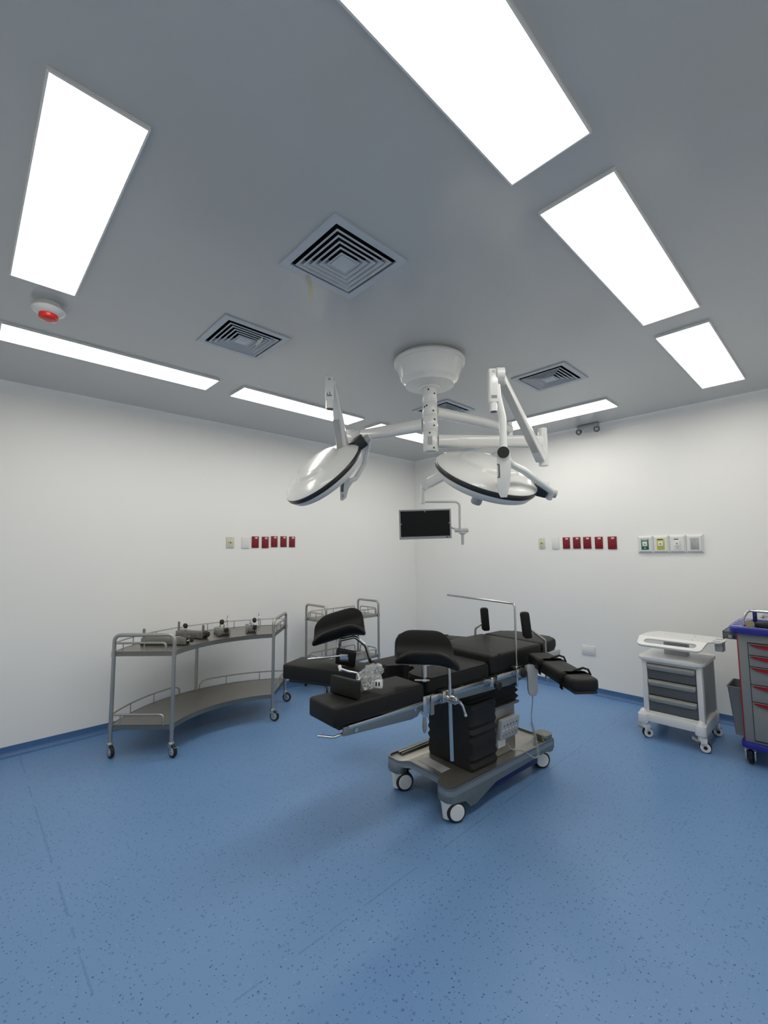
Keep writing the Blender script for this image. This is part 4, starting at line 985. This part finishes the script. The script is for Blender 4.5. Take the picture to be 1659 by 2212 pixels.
g = G(); g.box(-0.2535, 0.2535, -0.090, -0.084, 0.72, 0.8128); obj('seam', g, 'rubber', bk)
g = G(); g.prism([(-0.245, 0.388), (0.245, 0.388)] + [(p[0], p[1]) for p in rrect(-0.225, 0.225, 0.45, 0.645, 0.075, 6)[:14]], 0.742, 0.812, 0.022, seg=4); hd = obj('head_cushion', g, 'black', t)
g = G(); g.box(-0.20, 0.20, 0.39, 0.60, 0.722, 0.743, 0.003); obj('head_board', g, 'alu', hd)
g = G(); g.box(0.205, 0.235, 0.42, 0.63, 0.690, 0.735, 0.004); obj('head_bracket', g, 'lgrey', hd)
# --- leg plates: near one straight, far one swung out
def leg_plate(hu, hw, ang, mirror):
    mm = Matrix.Translation((hu, hw, 0)) @ Matrix.Rotation(ang, 4, 'Z')     # local: +x side, -y toward the foot end
    s = -1 if mirror else 1
    g = G(); g.prism(rrect(-0.110, 0.108, -0.556, -0.012, 0.014), 0.672, 0.760, 0.014, mm, seg=4); cu = obj('leg_cushion', g, 'black', t)
    g = G(); g.box(-0.09, 0.09, -0.52, -0.02, 0.654, 0.673, 0.003, mm); obj('leg_board', g, 'rubber', cu)
    g = G()
    x = s * 0.100
    mp = mm @ Matrix(((0, 0, 1, 0), (1, 0, 0, 0), (0, 1, 0, 0), (0, 0, 0, 1)))
    g.prism([(-0.505, 0.668), (-0.505, 0.630), (-0.10, 0.606), (-0.06, 0.612), (-0.03, 0.640), (-0.03, 0.676), (-0.08, 0.676)], x - 0.006, x + 0.006, 0.002, mp); obj('side_bracket', g, 'alu', cu)
    g = G(); g.box(x + s * 0.006 - 0.005, x + s * 0.006 + 0.005, -0.48, -0.02, 0.655, 0.672, 0.002, mm); obj('leg_rail', g, 'chrome', cu)
    g = G(); g.cyl(mm @ V((x + s * 0.004, -0.44, 0.643)), mm @ V((x + s * 0.011, -0.44, 0.643)), 0.010, 16); g.cyl(mm @ V((x + s * 0.004, -0.08, 0.650)), mm @ V((x + s * 0.011, -0.08, 0.650)), 0.008, 16); obj('bolt', g, 'chrome', cu)
    g = G(); g.tube([mm @ V(p) for p in fillet([(x - s * 0.012, -0.44, 0.640), (x - s * 0.012, -0.545, 0.632), (x - s * 0.055, -0.600, 0.640)], 0.03)], 0.006, 10); obj('release_handle', g, 'chrome', cu)
    return cu
leg_plate(0.156, -0.722, R(0.5), False)
leg_plate(-0.150, -0.735, R(-61), True)
# hinge sockets under the seat end
for su, hw in ((1, -0.745), (-1, -0.735)):
    uu = 0.268 if su > 0 else -0.2
    g = G(); g.box(uu - 0.012, uu + 0.012, hw - 0.012, hw + 0.035, 0.615, 0.705, 0.003); g.cyl((uu, hw + 0.01, 0.70), (uu, hw + 0.01, 0.60), 0.013, 16); hb_ = obj('leg_hinge', g, 'chrome', t)
    g = G(); g.lathe([(0, 0), (0.006, 0), (0.010, -0.03), (0.012, -0.06), (0.008, -0.085), (0, -0.09)], 14, Matrix.Translation((uu, hw + 0.005, 0.612))); obj('hinge_lever', g, 'mgrey', hb_)
    g = G(); g.box(uu - 0.006, uu + 0.008, hw + 0.045, hw + 0.07, 0.60, 0.70, 0.003); obj('lock_bar', g, 'mgrey', hb_)

# accessories in table coordinates: they get their own empties with the table's rotation
TM = Matrix.Translation(V(TO)) @ Matrix.Rotation(TR_, 4, 'Z')
def tthing(name, label, cat, p, group=None):
    q = TM @ V(p); o = thing(name, label, cat, q, TR_, group); return o, V(p)

# clamp blocks on the near rail (empty sockets, part of the table)
for wv in (-0.215,):
    g = G(); g.box(0.268, 0.300, wv - 0.022, wv + 0.022, 0.655, 0.706, 0.004); cb = obj('rail_socket', g, 'chrome', t)
    g = G(); mm = frame((0.302, wv + 0.035, 0.655), (1, 0, 0)); g.lathe([(0, -0.012), (0.022, -0.012), (0.026, -0.006), (0.026, 0.006), (0.022, 0.012), (0, 0.012)], 7, mm); obj('socket_knob', g, 'rubber', cb)

# --- armboards
def armboard(p0, p1, label):
    root = tthing('armboard', label, 'armboard', (p0[0], p0[1], 0.70), 'padded armboards of the operating table')
    o, off = root; a, b = V((*p0, 0)) - V((off.x, off.y, 0)), V((*p1, 0)) - V((off.x, off.y, 0)); d = b - a; L = d.length; an = math.atan2(d.y, d.x)
    mm = Matrix.Rotation(an, 4, 'Z')
    g = G(); g.prism(rrect(-0.02, L, -0.072, 0.072, 0.03), 0.020, 0.082, 0.018, mm, seg=4); c = obj('arm_cushion', g, 'black', o)
    g = G(); g.box(0.0, L - 0.01, -0.06, 0.06, 0.006, 0.021, 0.003, mm); obj('arm_board', g, 'rubber', o)
    for s in (0.32, 0.80):
        x = L * s
        pth = [(x, -0.078, 0.0), (x, -0.080, 0.06), (x, -0.065, 0.0865), (x, 0.065, 0.0865), (x, 0.080, 0.06), (x, 0.078, 0.0)]
        tb = bmesh.new(); rows = []
        for p in fillet(pth, 0.02, 3): rows.append([tb.verts.new(p + V((e, 0, 0))) for e in (-0.020, 0.020)])
        for ra, rb in zip(rows, rows[1:]): tb.faces.new((ra[0], ra[1], rb[1], rb[0]))
        bmesh.ops.solidify(tb, geom=tb.faces[:], thickness=0.003); g = G(); g._merge(tb, mm); sp_ = obj('strap', g, 'black', o)
        g = G(); g.tube([mm @ V(q) for q in ((x - 0.02, 0.0, 0.088), (x - 0.012, 0.05, 0.104), (x, 0.072, 0.098), (x + 0.004, 0.082, 0.07))], 0.006, 8); obj('strap_loop', g, 'black', sp_)
    g = G(); g.box(-0.05, 0.06, -0.02, 0.02, -0.030, 0.007, 0.003, mm); obj('rail_bracket', g, 'chrome', o)
    return o
armboard((0.315, 0.235), (0.795, -0.115), 'right armboard with two black straps pointing to the white drawer cart')
armboard((-0.315, 0.255), (-0.800, 0.035), 'far armboard with black straps behind the near leg holder')

# --- leg holders
def gutter(parent, c, ax, off, tilt=0.0, sgn=1):
    """curved knee cradle; c bottom centre, ax along, opens upward"""
    ax = V(ax).normalized(); side_ = V((0, 0, 1)).cross(ax).normalized()   # to the back
    tb = bmesh.new(); NS, NT = 16, 16; rows = []; Rg = 0.072
    for i in range(NS + 1):
        s = i / NS; row = []
        for j in range(NT + 1):
            tt = j / NT
            e = abs(2 * tt - 1) ** 5
            s0 = -0.160 + 0.045 * e + 0.010 * tt; s1 = 0.190 - 0.042 * tt - 0.040 * e
            x = s0 + (s1 - s0) * s
            es = abs(2 * s - 1) ** 5
            tq = 0.5 + (tt - 0.5) * (1 - 0.12 * es)
            if tq < 0.36: th = (tq - 0.36) / 0.36 * R(80); y = Rg * math.sin(th); z = Rg - Rg * math.cos(th)
            elif tq < 0.70: th = (tq - 0.36) / 0.34 * R(84); y = Rg * math.sin(th); z = Rg - Rg * math.cos(th)
            else: y = Rg * math.sin(R(84)) + 0.012 * ((tq - 0.7) / 0.3) ** 2; z = Rg - Rg * math.cos(R(84)) + (tq - 0.70) / 0.30 * 0.072
            z -= 0.040 * max(0, (x - 0.06) / 0.12) ** 1.5 * (1 - tt)
            y -= 0.020 * max(0, (x - 0.04) / 0.14) ** 1.5 * (1 - tt)
            row.append(tb.verts.new(V(c) - off + ax * x + side_ * y + V((0, 0, z + tilt * x))))
        rows.append(row)
    for a, b in zip(rows, rows[1:]):
        for j in range(NT): tb.faces.new((a[j], a[j + 1], b[j + 1], b[j]))
    bmesh.ops.recalc_face_normals(tb, faces=tb.faces[:])
    bmesh.ops.solidify(tb, geom=tb.faces[:], thickness=0.026)
    g = G(); g._merge(tb); o = obj('knee_cradle', g, 'black', parent, angle=60)
    md = o.modifiers.new('soft', 'SUBSURF'); md.levels = 1; md.render_levels = 2
    return o
# near
o, off = tthing('leg_holder', 'near black leg holder cradle on a bent steel rod at the table edge', 'leg holder', (0.30, -0.60, 0.66), 'leg holders clamped to the table')
gutter(o, (0.235, -0.700, 0.872), (0.62, 0.78, 0), off, -0.04)
g = G(); g.tube([V(p) - off for p in fillet([(0.232, -0.699, 0.838), (0.285, -0.640, 0.858), (0.318, -0.607, 0.845), (0.322, -0.602, 0.37)], [0.03, 0.03], 6)], 0.0095, 14); rd = obj('bent_rod', g, 'chrome', o)
g = G(); g.cyl(V((0.230, -0.698, 0.875)) - off, V((0.230, -0.698, 0.842)) - off, 0.007, 12); g.cyl(V((0.230, -0.698, 0.845)) - off, V((0.230, -0.698, 0.783)) - off, 0.016, 18); g.cyl(V((0.230, -0.698, 0.785)) - off, V((0.230, -0.698, 0.755)) - off, 0.006, 12); sk_ = obj('swivel_socket', g, 'chrome', o)
g = G(); g.cyl(V((0.198, -0.738, 0.764)) - off, V((0.246, -0.678, 0.764)) - off, 0.0055, 10); g.cyl(V((0.224, -0.706, 0.764)) - off, V((0.236, -0.690, 0.764)) - off, 0.011, 12); obj('tommy_bar', g, 'chrome', sk_)
g = G(); g.tube([V(p) - off for p in ((0.25, -0.68, 0.848), (0.268, -0.668, 0.862), (0.275, -0.660, 0.835), (0.29, -0.645, 0.84))], 0.004, 8); obj('spring_clip', g, 'chrome', sk_)
g = G(); g.box(0.262, 0.305, -0.640, -0.555, 0.655, 0.712, 0.005, Matrix.Translation(-off)); g.cyl(V((0.30, -0.600, 0.672)) - off, V((0.352, -0.600, 0.672)) - off, 0.021, 20); cl_ = obj('rail_clamp', g, 'chrome', o)
g = G(); g.cyl(V((0.352, -0.600, 0.672)) - off, V((0.362, -0.600, 0.672)) - off, 0.015, 18); g.cyl(V((0.360, -0.600, 0.672)) - off, V((0.385, -0.598, 0.668)) - off, 0.009, 14); g.tube([V(p) - off for p in ((0.382, -0.598, 0.669), (0.392, -0.592, 0.655), (0.400, -0.580, 0.61))], 0.006, 10); g.lathe([(0, -0.009), (0.006, -0.007), (0.009, 0), (0.006, 0.007), (0, 0.009)], 12, Matrix.Translation(V((0.400, -0.580, 0.608)) - off)); obj('clamp_lever', g, 'chrome', cl_)
# far
o, off = tthing('leg_holder', 'far black leg holder cradle tilted up, in front of the small trolley', 'leg holder', (-0.29, -0.640, 0.66), 'leg holders clamped to the table')
gutter(o, (-0.415, -0.815, 0.922), (0.60, 0.80, 0), off, 0.28)
g = G(); g.tube([V(p) - off for p in fillet([(-0.408, -0.805, 0.888), (-0.350, -0.728, 0.908), (-0.312, -0.674, 0.855), (-0.297, -0.645, 0.74), (-0.295, -0.640, 0.50)], [0.03, 0.05, 0.06], 6)], 0.0105, 14); obj('bent_rod', g, 'chrome', o)
g = G(); g.cyl(V((-0.413, -0.805, 0.925)) - off, V((-0.413, -0.805, 0.905)) - off, 0.006, 12); g.cyl(V((-0.413, -0.805, 0.905)) - off, V((-0.413, -0.805, 0.850)) - off, 0.017, 18); g.cyl(V((-0.413, -0.805, 0.852)) - off, V((-0.413, -0.803, 0.815)) - off, 0.0055, 12); obj('swivel_socket', g, 'chrome', o)
g = G(); g.box(-0.305, -0.262, -0.68, -0.60, 0.655, 0.712, 0.005, Matrix.Translation(-off)); obj('rail_clamp', g, 'chrome', o)

# --- anaesthesia screen bar
o, off = tthing('screen_bar', 'thin L-shaped steel screen bar standing on the near table rail', 'screen bar', (0.292, 0.025, 0.66))
g = G(); g.tube([V(p) - off for p in fillet([(0.290, 0.025, 0.606), (0.290, 0.025, 1.104), (-0.375, 0.140, 1.104)], 0.025, 6)], 0.0065, 12); obj('bent_bar', g, 'chrome', o)
g = G(); g.box(0.266, 0.308, 0.0, 0.05, 0.664, 0.730, 0.005, Matrix.Translation(-off)); cb = obj('rail_clamp', g, 'chrome', o)
g = G(); mm = frame(V((0.305, 0.075, 0.680)) - off, (1, 0.2, 0)); g.lathe([(0, -0.012), (0.020, -0.012), (0.026, -0.006), (0.026, 0.006), (0.020, 0.012), (0, 0.012)], 7, mm); obj('clamp_knob', g, 'rubber', cb)

# --- upright shoulder pads
for (pc, base, bend, end, lab) in (((-0.225, 0.378, 0.918), (-0.275, 0.320, 0.70), (-0.275, 0.330, 0.850), (-0.238, 0.366, 0.886), 'far upright black shoulder pad on the table head end'),
                                   ((0.207, 0.258, 0.940), (0.282, 0.362, 0.70), (0.282, 0.362, 0.838), (0.222, 0.282, 0.912), 'near upright black shoulder pad beside the screen bar')):
    o, off = tthing('shoulder_pad', lab, 'support pad', base, 'upright shoulder pads of the table')
    axp = V((0.62, 0.78, 0)); nrm_ = V((0.78, -0.62, 0))
    tb = bmesh.new()
    mmp = frame(V(pc) - off, nrm_, (0, 0, 1))
    pr = rrect(-0.086, 0.086, -0.029, 0.029, 0.018, 4)
    NZ = 4; rings = []
    g = G(); g.prism(pr, -0.022, 0.016, 0.010, mmp, seg=3)
    for v in g.bm.verts:
        zz_ = (v.co.z + off.z - pc[2]); v.co += -axp * (0.10 if pc[0] > 0 else 0.06) * zz_ + (V((0, 0, 0))) + axp * 1.4 * zz_ * zz_ * 0.6
    obj('pad', g, 'black', o)
    g = G(); g.tube([V(p) - off for p in fillet([base, bend, end, V(pc) + axp * 0.01], 0.02)], 0.0085, 12); obj('support_rod', g, 'steel', o)
    g = G(); g.box(base[0] - 0.016, base[0] + 0.016, base[1] - 0.022, base[1] + 0.022, 0.655, 0.720, 0.004, Matrix.Translation(-off)); g.cyl(V((base[0], base[1], 0.66)) - off, V((base[0], base[1], 0.575)) - off, 0.008, 12); obj('rail_clamp', g, 'steel', o)

# --- hand control with its cord
o, off = tthing('hand_control', 'pale grey remote handset hanging from the table rail with a coiled cord', 'hand control', (0.300, 0.172, 0.70))
mm = Matrix.Translation(V((0.318, 0.142, 0.668)) - off) @ Matrix.Rotation(R(-42), 4, 'Z')
g = G(); g.prism([(p.x, p.y) for p in fillet([V(q) for q in ((0, -0.13, 0), (0.020, -0.13, 0), (0.028, -0.10, 0), (0.030, 0.0, 0), (0.036, 0.045, 0), (0.022, 0.056, 0), (-0.022, 0.056, 0), (-0.036, 0.045, 0), (-0.030, 0.0, 0), (-0.028, -0.10, 0), (-0.020, -0.13, 0), (0, -0.13, 0))], 0.012, 3)[:-1]], -0.014, 0.014, 0.004, mm @ Matrix(((0, 0, 1, 0), (1, 0, 0, 0), (0, 1, 0, 0), (0, 0, 0, 1)))); obj('handset', g, 'lgrey', o)
g = G(); g.box(0.272, 0.312, 0.132, 0.154, 0.690, 0.712, 0.004, Matrix.Translation(-off)); obj('hook', g, 'lgrey', o)
pts = fillet([V(p) for p in ((0.318, 0.142, 0.540), (0.304, 0.158, 0.49), (0.284, 0.174, 0.42), (0.282, 0.175, 0.36))], 0.05, 4)
co = [V((0.282, 0.175, 0.36)), V((0.296, 0.195, 0.27)), V((0.300, 0.205, 0.165))]
g = G(); g.tube([p - off for p in pts], 0.0035, 8)
obj('straight_cord', g, 'cord', o)
hel = []
for k in range(200):
    s = k / 199; p = co[0] * (1 - s) ** 2 + co[1] * 2 * s * (1 - s) + co[2] * s * s; a = s * 2 * PI * 24
    hel.append(p - off + V((0.0065 * math.cos(a), 0.0065 * math.sin(a), 0)))
g = G(); g.tube(hel, 0.0026, 5); obj('coiled_cord', g, 'cord', o)
g = G(); g.tube([V(p) - off for p in fillet([(0.3065, 0.205, 0.165), (0.300, 0.17, 0.150), (0.250, 0.12, 0.194), (0.20, 0.07, 0.20), (0.19, 0.04, 0.24)], 0.04, 5)], 0.0035, 8); obj('cord_tail', g, 'cord', o)

# --- loose side supports lying on the leg cushions, and the bag
o, off = tthing('side_support', 'black side support pad standing on the near leg cushion by the plastic bag', 'support pad', (0.160, -1.150, 0.761), 'loose side supports on the leg cushions')
mp_ = Matrix.Rotation(R(11), 4, 'Z') @ Matrix.Rotation(R(-6), 4, 'X')
g = G(); g.box(-0.088, 0.088, -0.015, 0.015, 0.002, 0.082, 0.007, mp_, seg=3); obj('pad', g, 'black', o)
g = G(); g.tube([V(p) for p in fillet([(-0.10, 0.045, 0.098), (-0.06, 0.060, 0.090), (0.0, 0.075, 0.090), (0.03, 0.07, 0.070), (0.01, 0.012, 0.050)], 0.015)], 0.0055, 10); obj('support_rod', g, 'chrome', o)
g = G(); g.lathe([(0, -0.014), (0.008, -0.014), (0.009, 0.012), (0, 0.014)], 12, frame((-0.103, 0.043, 0.100), (-0.5, 0.1, 0.6))); obj('rod_tip', g, 'wplas', o)
o, off = tthing('side_support', 'black side support pad with a steel rod on the far leg cushion', 'support pad', (-0.300, -0.835, 0.763), 'loose side supports on the leg cushions')
g = G(); g.box(-0.06, 0.06, -0.014, 0.014, 0.002, 0.095, 0.008, Matrix.Rotation(R(38), 4, 'Z') @ Matrix.Rotation(R(8), 4, 'X') @ Matrix.Rotation(R(8), 4, 'Y'), seg=3); obj('pad', g, 'black', o)
g = G(); g.box(-0.024, 0.030, -0.024, -0.013, 0.03, 0.075, 0.002, Matrix.Rotation(R(38), 4, 'Z') @ Matrix.Rotation(R(8), 4, 'X')); obj('bracket', g, 'chrome', o)
g = G(); g.cyl((0.018, -0.012, 0.062), (-0.165, -0.155, 0.03), 0.0065, 12); obj('support_rod', g, 'chrome', o)

q = TM @ V((0.160, -1.030, 0.762))
o_ = crumple('plastic_bag', q, (0.054, 0.036, 0.052), 7.3, 'bag', 'crumpled clear plastic bag lying on the near leg cushion', 'plastic bag', rot=R(40))
for v in o_.children[0].data.vertices: v.co.x += 0.25 * v.co.z; v.co.y += 0.25 * v.co.z
mb_ = Matrix.Translation((0.062, 0.030, 0.0)) @ Matrix.Rotation(R(35), 4, 'Z')
g = G(); g.box(-0.020, 0.020, -0.014, 0.014, 0.020, 0.058, 0.004, mb_); ob = obj('boxed_part', g, 'wplas', o_)
for xa_ in (-0.011, 0.003):
    g = G(); g.box(xa_, xa_ + 0.007, -0.0155, -0.0135, 0.032, 0.050, 0.0, mb_); obj('label_print', g, 'ink', ob)
g = G(); g.tube([V(p) for p in fillet([(-0.03, -0.02, 0.03), (0.0, -0.01, 0.05), (0.03, 0.02, 0.08)], 0.02)], 0.008, 10); obj('metal_piece', g, 'chrome', o_)
